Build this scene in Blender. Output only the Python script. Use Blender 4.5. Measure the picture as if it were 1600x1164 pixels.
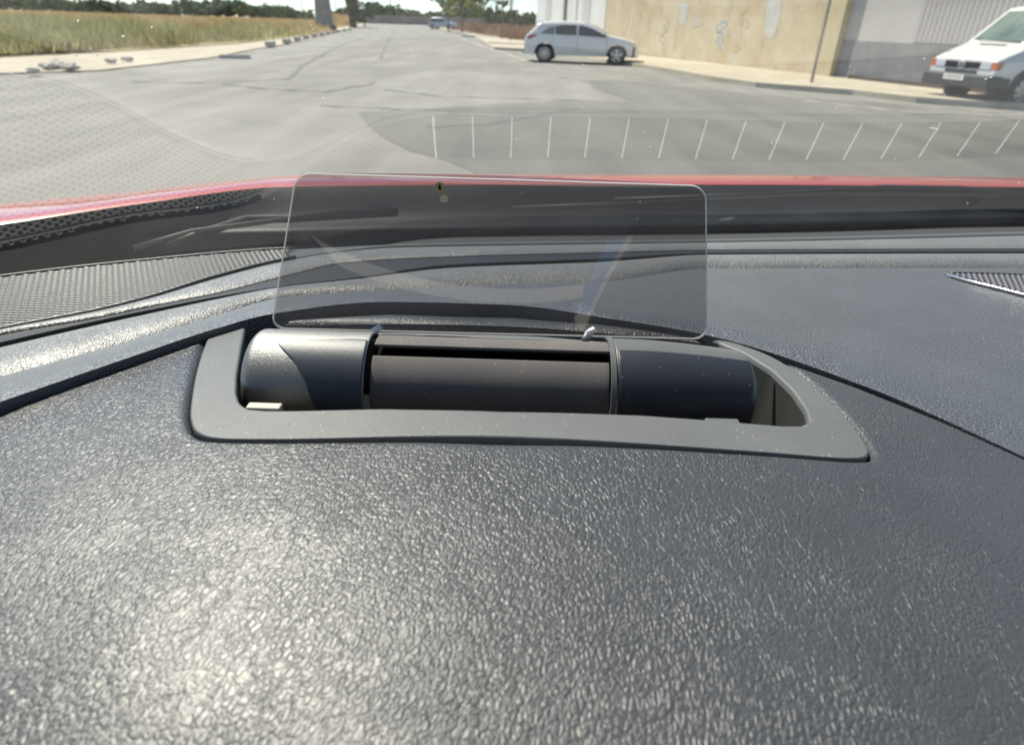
import bpy, bmesh, math, random
import numpy as np
from mathutils import Vector, Matrix
random.seed(7); rng = np.random.default_rng(7)
rad = math.radians
for o in list(bpy.data.objects): bpy.data.objects.remove(o)
S = bpy.context.scene
C = S.collection

# ------------------------------------------------------------------ camera, sky, sun, exposure
EYE = 1.3
PITCH, ROLL, F = 28.65, 1.8, 1000.0
R = Matrix.Rotation(rad(90-PITCH), 3, 'X') @ Matrix.Rotation(rad(ROLL), 3, 'Z')
cam_d = bpy.data.cameras.new('camera'); cam = bpy.data.objects.new('camera', cam_d); C.objects.link(cam)
cam.matrix_world = Matrix.Translation((0, 0, EYE)) @ R.to_4x4()
cam_d.sensor_width = 36; cam_d.lens = 36*F/1600; cam_d.clip_start = 0.005; cam_d.clip_end = 3000
cam_d.dof.use_dof = True; cam_d.dof.focus_distance = 0.29; cam_d.dof.aperture_fstop = 16.0
S.camera = cam
SUN_AZ, SUN_EL = 39.0, 54.0            # azimuth to the left of straight ahead
w = bpy.data.worlds.new('World'); S.world = w; w.use_nodes = True
nt = w.node_tree; bg = nt.nodes['Background']
sky = nt.nodes.new('ShaderNodeTexSky'); sky.sky_type = 'NISHITA'; sky.sun_disc = False
sky.sun_elevation = rad(SUN_EL); sky.sun_rotation = rad(-SUN_AZ)
sky.air_density = 0.7; sky.dust_density = 0.1; sky.ozone_density = 3.0; sky.altitude = 300
nt.links.new(sky.outputs[0], bg.inputs[0]); bg.inputs[1].default_value = 0.10
sl = bpy.data.lights.new('sun', 'SUN'); sl.energy = 4.5; sl.angle = rad(0.55); sl.color = (1, .92, .80)
sun = bpy.data.objects.new('sun', sl); C.objects.link(sun)
sd = Vector((-math.sin(rad(SUN_AZ))*math.cos(rad(SUN_EL)), math.cos(rad(SUN_AZ))*math.cos(rad(SUN_EL)), math.sin(rad(SUN_EL))))
sun.rotation_euler = sd.to_track_quat('Z', 'Y').to_euler(); sun.location = (0, 0, 20)
S.view_settings.view_transform = 'Standard'; S.view_settings.look = 'None'
S.view_settings.exposure = 0.92; S.view_settings.gamma = 1; S.view_settings.use_curve_mapping = False
S.render.engine = 'CYCLES'
S.cycles.max_bounces = 10; S.cycles.transparent_max_bounces = 24; S.cycles.diffuse_bounces = 3; S.cycles.glossy_bounces = 4

# ------------------------------------------------------------------ measuring helpers (design in world metres)
def ray(px, py): return R @ Vector(((px-800)/F, -(py-582)/F, -1))
def at_z(px, py, z):                      # z is relative to the eye
    d = ray(px, py); t = z/d.z; return Vector((d.x*t, d.y*t, EYE+z))
def at_y(px, py, y):
    d = ray(px, py); t = y/d.y; return Vector((d.x*t, y, EYE+d.z*t))
def G(px, py): p = at_z(px, py, -EYE); return (p.x, p.y)
def GX(px, y):                            # ground x of picture column px at distance y
    lo, hi = -900, 900
    for _ in range(50):
        m = (lo+hi)/2; q = R.transposed() @ Vector((m, y, -EYE))
        if 800+F*q.x/-q.z < px: lo = m
        else: hi = m
    return m
def pix(p):
    q = R.transposed() @ Vector((p[0], p[1], p[2]-EYE)); return 800+F*q.x/-q.z, 582-F*q.y/-q.z
def curve(pts):
    P = np.array(pts, float); x = P[:, 0]; n = len(x)
    def f(t):
        out = []
        i = int(np.clip(np.searchsorted(x, t)-1, 0, n-2))
        h = x[i+1]-x[i]; s = (t-x[i])/h
        for k in range(1, P.shape[1]):
            y = P[:, k]
            def sl(j):
                if j == 0: return (y[1]-y[0])/(x[1]-x[0])
                if j == n-1: return (y[-1]-y[-2])/(x[-1]-x[-2])
                a = (y[j]-y[j-1])/(x[j]-x[j-1]); b = (y[j+1]-y[j])/(x[j+1]-x[j])
                return 0 if a*b <= 0 else 2*a*b/(a+b)
            m0, m1 = sl(i), sl(i+1)
            out.append((2*s**3-3*s**2+1)*y[i]+(s**3-2*s**2+s)*h*m0+(-2*s**3+3*s**2)*y[i+1]+(s**3-s**2)*h*m1)
        return out
    return f

# ------------------------------------------------------------------ object helpers
def link(o, parent=None):
    C.objects.link(o)
    if parent is not None: o.parent = parent
    return o
def tag(o, label=None, cat=None, group=None, kind=None):
    if label: o['label'] = label
    if cat: o['category'] = cat
    if group: o['group'] = group
    if kind: o['kind'] = kind
    return o
def empty(name, loc=(0, 0, 0), rz=0, parent=None):
    o = bpy.data.objects.new(name, None); o.location = loc; o.rotation_euler = (0, 0, rz); o.empty_display_size = .1
    return link(o, parent)
def mesh(name, v, f, mat=None, parent=None, smooth=False):
    me = bpy.data.meshes.new(name); me.from_pydata([tuple(p) for p in v], [], f); me.update()
    if mat: me.materials.append(mat)
    if smooth: me.polygons.foreach_set('use_smooth', [True]*len(me.polygons))
    return link(bpy.data.objects.new(name, me), parent)
class MB:
    def __init__(s): s.v = []; s.f = []
    def add(s, v, f):
        n = len(s.v); s.v += [tuple(p) for p in v]; s.f += [tuple(i+n for i in q) for q in f]; return s
    def box(s, a, b, M=None):
        (x0, y0, z0), (x1, y1, z1) = a, b
        v = [Vector(p) for p in ((x0,y0,z0),(x1,y0,z0),(x1,y1,z0),(x0,y1,z0),(x0,y0,z1),(x1,y0,z1),(x1,y1,z1),(x0,y1,z1))]
        if M is not None: v = [M @ p for p in v]
        return s.add(v, [(0,3,2,1),(4,5,6,7),(0,1,5,4),(1,2,6,5),(2,3,7,6),(3,0,4,7)])
    def tube(s, pts, rs, n=8, cap=True):
        pts = [Vector(p) for p in pts]
        if not hasattr(rs, '__len__'): rs = [rs]*len(pts)
        base = len(s.v); V = []; Fc = []
        for i, p in enumerate(pts):
            d = (pts[min(i+1, len(pts)-1)]-pts[max(i-1, 0)]).normalized()
            a = d.orthogonal().normalized() if i == 0 else (a-d*a.dot(d)).normalized()
            b = d.cross(a)
            for k in range(n):
                t = 2*math.pi*k/n; V.append(p+(a*math.cos(t)+b*math.sin(t))*rs[i])
        for i in range(len(pts)-1):
            for k in range(n):
                Fc.append((i*n+k, i*n+(k+1) % n, (i+1)*n+(k+1) % n, (i+1)*n+k))
        if cap: Fc.append(tuple(range(n))[::-1]); Fc.append(tuple(range((len(pts)-1)*n, len(pts)*n)))
        return s.add(V, Fc)
    def grid(s, rows, flip=False):
        nr, nc = len(rows), len(rows[0]); V = [p for r in rows for p in r]; Fc = []
        for i in range(nr-1):
            for j in range(nc-1):
                q = (i*nc+j, i*nc+j+1, (i+1)*nc+j+1, (i+1)*nc+j); Fc.append(q[::-1] if flip else q)
        return s.add(V, Fc)
    def build(s, name, mat=None, parent=None, smooth=False, bevel=0):
        o = mesh(name, s.v, s.f, mat, parent, smooth)
        if bevel:
            m = o.modifiers.new('b', 'BEVEL'); m.width = bevel; m.segments = 3; m.limit_method = 'ANGLE'; m.angle_limit = rad(35)
            o.data.polygons.foreach_set('use_smooth', [True]*len(o.data.polygons))
            m2 = o.modifiers.new('w', 'WEIGHTED_NORMAL'); m2.keep_sharp = True
        return o
def sheet(name, pts, z, mat, th=0.0, parent=None):   # flat polygon with optional thickness down
    bm = bmesh.new(); vs = [bm.verts.new((x, y, z)) for x, y in pts]; f = bm.faces.new(vs)
    bmesh.ops.recalc_face_normals(bm, faces=[f])
    if f.normal.z < 0: f.normal_flip()
    if th:
        r = bmesh.ops.extrude_face_region(bm, geom=[f]); 
        for g in r['geom']:
            if isinstance(g, bmesh.types.BMVert): g.co.z -= th
        bmesh.ops.recalc_face_normals(bm, faces=bm.faces[:])
    bmesh.ops.triangulate(bm, faces=[q for q in bm.faces if len(q.verts) > 4])
    me = bpy.data.meshes.new(name); bm.to_mesh(me); bm.free(); me.materials.append(mat)
    return link(bpy.data.objects.new(name, me), parent)
def copy_tree(o, parent=None):
    c = o.copy(); C.objects.link(c); c.parent = parent
    for ch in list(o.children): copy_tree(ch, c)
    return c

# ------------------------------------------------------------------ materials
def mat(name, col, rough=.6, metal=0, spec=.5, vary=0, vscale=5, col2=None, bump=0, bscale=50, bdist=.002, coat=0, detail=6, stretch=(1,1,1), lo=.35, hi=.65, coord='Object'):
    m = bpy.data.materials.new(name); m.use_nodes = True; n = m.node_tree; b = n.nodes['Principled BSDF']
    b.inputs['Base Color'].default_value = (*col, 1); b.inputs['Roughness'].default_value = rough
    b.inputs['Metallic'].default_value = metal; b.inputs['Specular IOR Level'].default_value = spec
    b.inputs['Coat Weight'].default_value = coat; b.inputs['Coat Roughness'].default_value = .05
    if col2 or bump:
        tc = n.nodes.new('ShaderNodeTexCoord'); mp = n.nodes.new('ShaderNodeMapping'); mp.inputs['Scale'].default_value = stretch
        n.links.new(tc.outputs[coord], mp.inputs[0])
    if col2:
        nz = n.nodes.new('ShaderNodeTexNoise'); nz.inputs['Scale'].default_value = vscale; nz.inputs['Detail'].default_value = detail
        nz.inputs['Roughness'].default_value = .62
        rp = n.nodes.new('ShaderNodeValToRGB'); rp.color_ramp.elements[0].position = lo; rp.color_ramp.elements[1].position = hi
        rp.color_ramp.elements[0].color = (*col, 1); rp.color_ramp.elements[1].color = (*col2, 1)
        n.links.new(mp.outputs[0], nz.inputs[0]); n.links.new(nz.outputs[0], rp.inputs[0]); n.links.new(rp.outputs[0], b.inputs['Base Color'])
    if bump:
        nb = n.nodes.new('ShaderNodeTexNoise'); nb.inputs['Scale'].default_value = bscale; nb.inputs['Detail'].default_value = 4
        bp = n.nodes.new('ShaderNodeBump'); bp.inputs['Strength'].default_value = bump; bp.inputs['Distance'].default_value = bdist
        n.links.new(mp.outputs[0], nb.inputs[0]); n.links.new(nb.outputs[0], bp.inputs['Height']); n.links.new(bp.outputs[0], b.inputs['Normal'])
    return m
def leather(name, col, scale=380, rough=.38, depth=.0005, strength=1, rot=.2, stretch=1.25, fine=.2, spec=.5, crease=.5, coat=.5):
    m = bpy.data.materials.new(name); m.use_nodes = True; n = m.node_tree; L = n.links.new; b = n.nodes['Principled BSDF']
    b.inputs['Roughness'].default_value = rough; b.inputs['Specular IOR Level'].default_value = spec
    tc = n.nodes.new('ShaderNodeTexCoord'); P0 = tc.outputs['Object']
    def N(t, **kw):
        q = n.nodes.new(t)
        for k, v_ in kw.items():
            if k in q.inputs: q.inputs[k].default_value = v_
            else: setattr(q, k, v_)
        return q
    def math_(op, a, b_=None, c=None):
        q = N('ShaderNodeMath', operation=op)
        for i, v_ in enumerate((a, b_, c)):
            if v_ is None: continue
            if hasattr(v_, 'links'): L(v_, q.inputs[i])
            else: q.inputs[i].default_value = v_
        return q.outputs[0]
    def noise(sc, det, src, rg=.5):
        q = N('ShaderNodeTexNoise', Scale=sc, Detail=det, Roughness=rg); L(src, q.inputs[0]); return q
    def warp(src, sc, amt, det=2):
        q = noise(sc, det, P0); a = N('ShaderNodeVectorMath', operation='SUBTRACT'); a.inputs[1].default_value = (.5, .5, .5); L(q.outputs['Color'], a.inputs[0])
        k = N('ShaderNodeVectorMath', operation='SCALE', Scale=amt); L(a.outputs[0], k.inputs[0]); c = N('ShaderNodeVectorMath', operation='ADD'); L(src, c.inputs[0]); L(k.outputs[0], c.inputs[1]); return c.outputs[0]
    # grain direction drifts slowly over the skin
    dn = noise(5, 1, P0); ang = math_('MULTIPLY_ADD', dn.outputs[0], 2.2, rot-1.1)
    vr = N('ShaderNodeVectorRotate', rotation_type='Z_AXIS'); L(P0, vr.inputs['Vector']); vr.inputs['Angle'].default_value = rot
    mp = N('ShaderNodeMapping'); mp.inputs['Scale'].default_value = (stretch, 1, 1); L(vr.outputs[0], mp.inputs[0])
    v = warp(mp.outputs[0], 30, .010); v = warp(v, scale*.6, .9/scale, 2)
    def ramp(src, a, e, o0=0, o1=1):
        r = N('ShaderNodeMapRange', interpolation_type='SMOOTHSTEP'); r.inputs[1].default_value = a; r.inputs[2].default_value = e; r.inputs[3].default_value = o0; r.inputs[4].default_value = o1; L(src, r.inputs[0]); return r.outputs[0]
    def vor(sc, e):
        q = N('ShaderNodeTexVoronoi', feature='DISTANCE_TO_EDGE', Scale=sc); L(v, q.inputs['Vector']); return ramp(q.outputs[0], 0, e)
    pebble = vor(scale, .26); tiny = vor(scale*2.3, .3)
    def ridge(sc, e):
        q = noise(sc, 2, v, .45); return ramp(math_('ABSOLUTE', math_('SUBTRACT', q.outputs[0], .5)), 0, e)
    big = ridge(scale*.27, .040)
    zone = ramp(noise(38, 3, P0).outputs[0], .32, .68, .45, 1)
    h = math_('MULTIPLY', pebble, zone)
    h = math_('MULTIPLY_ADD', tiny, .16, h)
    h = math_('MULTIPLY_ADD', big, crease, h)
    h = math_('MULTIPLY_ADD', noise(scale*5, 3, P0, .6).outputs[0], fine, h)
    bp = N('ShaderNodeBump', Strength=strength, Distance=depth); L(h, bp.inputs['Height']); L(bp.outputs[0], b.inputs['Normal'])
    b.inputs['Coat Weight'].default_value = coat; b.inputs['Coat Roughness'].default_value = .36
    bp2 = N('ShaderNodeBump', Strength=strength*.3, Distance=depth); L(h, bp2.inputs['Height']); L(bp2.outputs[0], b.inputs['Coat Normal'])
    rp = N('ShaderNodeValToRGB'); rp.color_ramp.elements[0].position = .38; rp.color_ramp.elements[1].position = .72
    rp.color_ramp.elements[0].color = (*col, 1); rp.color_ramp.elements[1].color = (*[c*1.2+.004 for c in col], 1)
    L(noise(14, 8, P0, .65).outputs[0], rp.inputs[0])
    sp = N('ShaderNodeTexVoronoi', Scale=480); L(P0, sp.inputs['Vector']); sc_ = N('ShaderNodeSeparateColor'); L(sp.outputs['Color'], sc_.inputs[0])
    lint = math_('MULTIPLY', math_('LESS_THAN', sp.outputs['Distance'], .11), math_('GREATER_THAN', sc_.outputs[0], .975))
    mc = N('ShaderNodeMix', data_type='RGBA'); L(lint, mc.inputs[0]); L(rp.outputs[0], mc.inputs[6]); mc.inputs[7].default_value = (.4, .38, .34, 1)
    L(mc.outputs[2], b.inputs['Base Color'])
    L(math_('MULTIPLY_ADD', noise(90, 5, P0, .6).outputs[0], .10, rough-.05), b.inputs['Roughness'])
    return m
M = {}
DASH = (.054, .057, .063)
M['leather'] = leather('leather', DASH, 420, .39, .00025, .66, .30, 1.8, .09, spec=.42, crease=.7, coat=.24)
M['leather2'] = leather('leather_fine', (.080, .087, .098), 520, .42, .00028, .8, 1.0, 1.3, .08)
M['roll'] = leather('leather_roll', (.16, .162, .158), 480, .42, .00040, .85, 0, 1, .10)
M['satin'] = mat('satin_grey_plastic', (.13, .138, .138), .40, bump=.5, bscale=2600, bdist=.0002)
M['bezel'] = mat('bezel_plastic', (.125, .131, .134), .45, bump=.7, bscale=2400, bdist=.00025, col2=(.145, .151, .153), vscale=30)
M['navy'] = mat('dark_navy_plastic', (.03, .036, .05), .38, bump=.3, bscale=2600, bdist=.0002, col2=(.03, .034, .042), vscale=40)
M['drum'] = mat('matte_grey_felt', (.12, .112, .112), .85, bump=.4, bscale=3000, bdist=.0002, col2=(.14, .13, .128), vscale=60)
M['black'] = mat('matte_black', (.004, .004, .005), .9, spec=.1)
M['blackp'] = mat('black_plastic', (.010, .012, .016), .5, spec=.2, bump=.3, bscale=160, bdist=.001, col2=(.022, .026, .032), vscale=8)
M['olive'] = mat('olive_grey_plastic', (.045, .046, .042), .6)
M['cream'] = mat('cream_plastic', (.5, .47, .42), .6)
M['grille'] = mat('speaker_mesh_plastic', (.17, .172, .17), .4)
M['vane'] = mat('pale_vane_plastic', (.78, .78, .76), .4)
M['chrome'] = mat('satin_chrome', (.75, .76, .78), .22, metal=1)
M['red'] = mat('red_car_paint', (.46, .07, .035), .32, coat=.65)
M['cloth'] = mat('grey_seat_cloth', (.16, .15, .14), .9, bump=.3, bscale=900, bdist=.0005)
M['lining'] = mat('roof_lining_cloth', (.42, .39, .34), .95)
M['rubber'] = mat('rubber', (.02, .02, .022), .6)
M['dust'] = mat('dust_speck', (.72, .70, .64), .9)
_n = M['dust'].node_tree; _t = _n.nodes.new('ShaderNodeBsdfTranslucent'); _t.inputs[0].default_value = (.75, .73, .68, 1); _x = _n.nodes.new('ShaderNodeMixShader'); _x.inputs[0].default_value = .75
_n.links.new(_n.nodes['Principled BSDF'].outputs[0], _x.inputs[1]); _n.links.new(_t.outputs[0], _x.inputs[2]); _n.links.new(_x.outputs[0], _n.nodes['Material Output'].inputs[0])
def addlint(m_, sc, cut, size=.12, col=(.5, .48, .44)):
    n = m_.node_tree; L = n.links.new; b = n.nodes['Principled BSDF']; tc = n.nodes['Texture Coordinate']
    sp = n.nodes.new('ShaderNodeTexVoronoi'); sp.inputs['Scale'].default_value = sc; L(tc.outputs['Object'], sp.inputs['Vector'])
    s_ = n.nodes.new('ShaderNodeSeparateColor'); L(sp.outputs['Color'], s_.inputs[0])
    a = n.nodes.new('ShaderNodeMath'); a.operation = 'LESS_THAN'; a.inputs[1].default_value = size; L(sp.outputs['Distance'], a.inputs[0])
    c = n.nodes.new('ShaderNodeMath'); c.operation = 'GREATER_THAN'; c.inputs[1].default_value = cut; L(s_.outputs[0], c.inputs[0])
    d = n.nodes.new('ShaderNodeMath'); d.operation = 'MULTIPLY'; L(a.outputs[0], d.inputs[0]); L(c.outputs[0], d.inputs[1])
    mx = n.nodes.new('ShaderNodeMix'); mx.data_type = 'RGBA'; L(d.outputs[0], mx.inputs[0])
    if b.inputs['Base Color'].links: L(b.inputs['Base Color'].links[0].from_socket, mx.inputs[6])
    else: mx.inputs[6].default_value = b.inputs['Base Color'].default_value
    mx.inputs[7].default_value = (*col, 1); L(mx.outputs[2], b.inputs['Base Color'])
for k_, sc_, cu_ in (('bezel', 700, .90), ('drum', 800, .93), ('navy', 900, .94), ('satin', 800, .95)): addlint(M[k_], sc_, cu_, .16)
def thin_glass(name, tint, haze=.02, hcol=(.6, .6, .58), boost=1.0, streak=False, rough=0.0):
    m = bpy.data.materials.new(name); m.use_nodes = True; n = m.node_tree; n.nodes.clear(); L = n.links.new
    out = n.nodes.new('ShaderNodeOutputMaterial'); t = n.nodes.new('ShaderNodeBsdfTransparent'); t.inputs[0].default_value = (*tint, 1)
    g = n.nodes.new('ShaderNodeBsdfGlossy'); g.inputs['Roughness'].default_value = rough; g.inputs[0].default_value = (1, 1, 1, 1)
    d = n.nodes.new('ShaderNodeBsdfTranslucent'); d.inputs[0].default_value = (*hcol, 1)
    d2 = n.nodes.new('ShaderNodeBsdfDiffuse'); d2.inputs[0].default_value = (*hcol, 1)
    dm = n.nodes.new('ShaderNodeMixShader'); dm.inputs[0].default_value = .5; L(d.outputs[0], dm.inputs[1]); L(d2.outputs[0], dm.inputs[2])
    fr = n.nodes.new('ShaderNodeFresnel'); fr.inputs[0].default_value = 1.5
    # two faces of a sheet: 2F/(1+F)
    a = n.nodes.new('ShaderNodeMath'); a.operation = 'ADD'; a.inputs[1].default_value = 1; L(fr.outputs[0], a.inputs[0])
    b = n.nodes.new('ShaderNodeMath'); b.operation = 'MULTIPLY'; b.inputs[1].default_value = 2*boost; L(fr.outputs[0], b.inputs[0])
    c = n.nodes.new('ShaderNodeMath'); c.operation = 'DIVIDE'; c.use_clamp = True; L(b.outputs[0], c.inputs[0]); L(a.outputs[0], c.inputs[1])
    m1 = n.nodes.new('ShaderNodeMixShader'); L(c.outputs[0], m1.inputs[0]); L(t.outputs[0], m1.inputs[1]); L(g.outputs[0], m1.inputs[2])
    m2 = n.nodes.new('ShaderNodeMixShader'); m2.inputs[0].default_value = haze; L(m1.outputs[0], m2.inputs[1]); L(dm.outputs[0], m2.inputs[2])
    if streak:
        tc = n.nodes.new('ShaderNodeTexCoord'); nz = n.nodes.new('ShaderNodeTexNoise'); nz.inputs['Scale'].default_value = 9; nz.inputs['Detail'].default_value = 9; nz.inputs['Roughness'].default_value = .7
        L(tc.outputs['Object'], nz.inputs[0]); r = n.nodes.new('ShaderNodeMapRange'); r.inputs[1].default_value = .3; r.inputs[2].default_value = .75
        r.inputs[3].default_value = haze*.4; r.inputs[4].default_value = haze*1.9; L(nz.outputs[0], r.inputs[0]); L(r.outputs[0], m2.inputs[0])
    L(m2.outputs[0], out.inputs[0]); return m
M['windshield'] = thin_glass('windshield_glass', (.87, .90, .87), .014, streak=True, boost=1.25)
M['combiner'] = thin_glass('smoked_combiner', (.60, .60, .61), .085, (.5, .5, .5), boost=1.6, streak=True)
M['edge'] = thin_glass('combiner_edge', (.8, .78, .75), .8, (.95, .92, .86), boost=.4)

# ================================================================== THE CAR WE SIT IN
CAR = empty('red_car', (0, 0, 0))
tag(CAR, 'red car seen from its driver seat: leather dashboard with pop-up head-up display, windshield and bonnet', 'car')
def zh(x, y): return -.118-(.7 if y > .17 else .45)*(y-.17)**2-.30*x*x
def on_hood(px, py, dz=0):
    z = -.12
    for _ in range(25):
        p = at_z(px, py, z); z = .5*z+.5*(zh(p.x, p.y)+dz)
    return at_z(px, py, z)
def dip(p, d): return Vector((p.x, p.y, p.z-d))

# --- bezel outline (traced once, set on the hood surface)
hole = [(398,503),(356,507),(330,519),(316,546),(303,592),(296,640),(297,660),(305,677),(335,688),(420,690),(500,689),(640,686),(760,686),(880,690),(1000,697),(1100,704),(1200,711),(1300,719),(1340,720),(1357,716),(1357,703),(1338,672),(1300,630),(1262,594),(1215,562),(1170,543),(1120,531),(950,514),(800,502),(600,499)]
outer = [(-260,1500),(-260,850),(-150,712),(0,646),(100,604),(200,568),(280,538),(335,514),(420,497),(600,484),(800,486),(950,500),(1110,525),(1180,544),(1350,605),(1480,658),(1600,713),(1800,808),(1900,1500)]
def smooth_loop(pts, n):
    P = [Vector((a, b)) for a, b in pts]; m = len(P); out = []
    for i in range(m):
        p0, p1, p2, p3 = P[i-1], P[i], P[(i+1) % m], P[(i+2) % m]
        for k in range(6):
            t = k/6; out.append(.5*((2*p1)+(-p0+p2)*t+(2*p0-5*p1+4*p2-p3)*t*t+(-p0+3*p1-3*p2+p3)*t**3))
    L = [0]
    for i in range(len(out)): L.append(L[-1]+(out[(i+1) % len(out)]-out[i]).length)
    res = []; j = 0
    for k in range(n):
        s = L[-1]*k/n
        while L[j+1] < s: j += 1
        t = (s-L[j])/max(1e-9, L[j+1]-L[j]); res.append(out[j].lerp(out[(j+1) % len(out)], t))
    return res
H = smooth_loop(hole, 420)
cen = Vector((780, 600))
def cast(loop, c, d):
    best = None; m = len(loop)
    for i in range(m):
        a = Vector(loop[i])-c; b = Vector(loop[(i+1) % m])-c; e = b-a
        den = d.x*e.y-d.y*e.x
        if abs(den) < 1e-9: continue
        t = (a.x*e.y-a.y*e.x)/den; u = (a.x*d.y-a.y*d.x)/den
        if t > 0 and -1e-6 <= u <= 1+1e-6 and (best is None or t < best): best = t
    return c+d*best
O = []
for p in H: O.append(cast(outer, cen, (p-cen).normalized()))
rows = []
NR = 46
def bump_groove(k): return k
for r_ in range(-2, NR+3):
    row = []
    for p, q in zip(H, O):
        Ld = (q-p).length
        if r_ < 0: P3 = on_hood(p.x, p.y); row.append(dip(P3, .0042 if r_ == -1 else .02)); continue
        if r_ > NR: P3 = on_hood(q.x, q.y); row.append(dip(P3, [.004, .02][min(1, r_-NR-1)])); continue
        s = r_/NR
        near = [0, 3, 7, 12, 20]
        if r_ < 5 and Ld > 60: d = near[r_]
        elif Ld > 60:
            s2 = (r_-4)/(NR-4); d = 20+(Ld-20)*s2
            if NR-r_ < 4: d = Ld-[0, 4, 9, 16][NR-r_]
        else: d = Ld*s
        pt = p+(q-p)*(d/Ld)
        e1 = max(0, 1-d/12); e2 = max(0, 1-(Ld-d)/18)
        P3 = on_hood(pt.x, pt.y)
        row.append(dip(P3, .0028*e1*e1+.004*e2*e2))
    row.append(row[0]); rows.append(row)
mb = MB().grid(rows)
hood = mb.build('instrument_hood', M['leather'], CAR, True)
tag(hood, 'domed dark grey leather-grained hood in front of the head-up display')
# skirt of the hood towards the driver
# --- strips of the dash behind the hood
E = curve([(-200,462,-.165),(0,432,-.165),(200,409,-.165),(450,388,-.165),(800,377,-.165),(1110,373,-.165),(1600,361,-.165),(1950,350,-.165)])
Sg = curve([(-200,559,-.163),(0,513,-.163),(150,484,-.163),(234,463,-.163),(330,433,-.163),(431,407,-.163),(520,392,-.164),(620,383.5,-.1645),(800,380.5,-.165),(1110,376.5,-.165),(1600,365,-.165),(1950,354,-.165)])
T = curve([(-200,563,-.161),(0,517,-.161),(150,491,-.161),(250,470,-.161),(350,450,-.161),(440,428,-.162),(540,406,-.163),(700,397,-.163),(930,391,-.163),(1110,387,-.163),(1600,385,-.163),(1950,384,-.163)])
V = curve([(-200,575,-.160),(0,528,-.160),(234,478,-.160),(431,443,-.160),(560,428,-.160),(700,409,-.161),(930,400,-.161),(1110,391,-.161),(1600,389,-.161),(1950,389,-.161)])
U = curve([(-200,648,-.155),(0,585,-.155),(200,530,-.156),(330,492,-.157),(450,460,-.158),(600,450,-.158),(780,441,-.159),(930,437,-.159),(1110,414,-.160),(1600,413,-.160),(1950,413,-.160)])
U2 = curve([(-200,651,-.153),(0,588,-.153),(200,533,-.154),(330,495,-.155),(450,463,-.156),(600,453,-.157),(780,444,-.158),(930,440,-.158),(1110,417.5,-.159),(1600,417,-.159),(1950,417,-.159)])
Lpy = curve([(-200,680),(0,613),(200,546),(330,504),(430,479),(600,462),(800,467),(950,487),(1110,514),(1350,590),(1600,698),(1950,870)])
_lc = {}
def Lc(p):
    k = round(float(p), 3)
    if k not in _lc: y = Lpy(k)[0]; _lc[k] = (y, on_hood(k, y, float(np.interp(k, [0, 900, 1300], [.0075, .0070, .0030]))).z-EYE)
    return _lc[k]
def strip(name, A, B, x0, x1, prof, material, label=None, n=260, m=12, depth=.02, sm=True):
    rows = []
    for j in range(m+1):
        t = j/m; t = .5-.5*math.cos(math.pi*t); row = []
        for i in range(n+1):
            p = x0+(x1-x0)*i/n; a = A(p); b = B(p)
            Pa, Pb = at_z(p, a[0], a[1]), at_z(p, b[0], b[1])
            q = Pa.lerp(Pb, t); q.z += prof(t, p); row.append(q)
        rows.append(row)
    rows = [[dip(q, depth) for q in rows[0]]]+rows+[[dip(q, depth) for q in rows[-1]]]
    o = MB().grid(rows, True).build(name, material, CAR, sm)
    m_ = o.modifiers.new('e', 'EDGE_SPLIT'); m_.split_angle = rad(62)
    if label: o['label'] = label
    return o
roll = lambda h: (lambda t, p: -h*abs(2*t-1)**3)
strip('flat_ledge', lambda p: E(p), Sg, 440, 1950, roll(.0012), M['satin'])
strip('leather_ridge', Sg, T, -200, 1950, roll(.002), M['roll'])
strip('flat_insert', T, V, -200, 1950, lambda t, p: -.0025, mat('smooth_black_insert', (.022, .024, .028), .5, spec=.35))
strip('stitched_roll', V, U, -200, 1950, roll(.0075), M['roll'], 'padded leather roll running across the dashboard')
strip('dash_pad', U2, Lc, -200, 1950, lambda t, p: -.0012*max(0, 1-t/.05)**2-.0035*max(0, (t-(.9 if p > 900 else .72))/(.1 if p > 900 else .28))**2.4, M['leather2'], 'leather-grained dashboard pad on the passenger side', m=30, depth=.03)
# --- speaker mesh: a honeycomb plate with real holes
def in_grille(x, y):
    px, py = pix((x, y, EYE-.164)); 
    if px > 452 or px < -190: return False
    return E(px)[0]+1.0 < py < Sg(px)[0]-.8
mb = MB(); pitch = .0042; rr = .00115
hx = [math.cos(rad(60*k+30)) for k in range(6)]; hy = [math.sin(rad(60*k+30)) for k in range(6)]
ya = .26
row_i = 0
while ya < .56:
    xa = -.56 + (pitch/2 if row_i % 2 else 0)
    while xa < -.10:
        if in_grille(xa, ya):
            ro = pitch/math.sqrt(3)*1.002; ri = pitch*.33; z = EYE-.1635
            v = [(xa+ro*hx[k], ya+ro*hy[k], z) for k in range(6)]+[(xa+ri*hx[k], ya+ri*hy[k], z+.0004) for k in range(6)]+[(xa+ri*hx[k], ya+ri*hy[k], z-.0016) for k in range(6)]
            f = [(k, (k+1) % 6, 6+(k+1) % 6, 6+k) for k in range(6)]+[(6+k, 6+(k+1) % 6, 12+(k+1) % 6, 12+k) for k in range(6)]
            mb.add(v, f)
        xa += pitch
    ya += pitch*math.sqrt(3)/2; row_i += 1
g_ = mb.build('speaker_grille', M['grille'], CAR); tag(g_, 'fine grey honeycomb speaker grille at the left end of the dashboard', kind='stuff')
for cv_, nm_ in ((Sg, 'grille_rim'), (E, 'grille_rim')):
    MB().tube([at_z(p_, cv_(p_)[0], -.1630) for p_ in np.linspace(-200, 462, 60)], .0011, 8).build(nm_, M['satin'], CAR, True)
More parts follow.
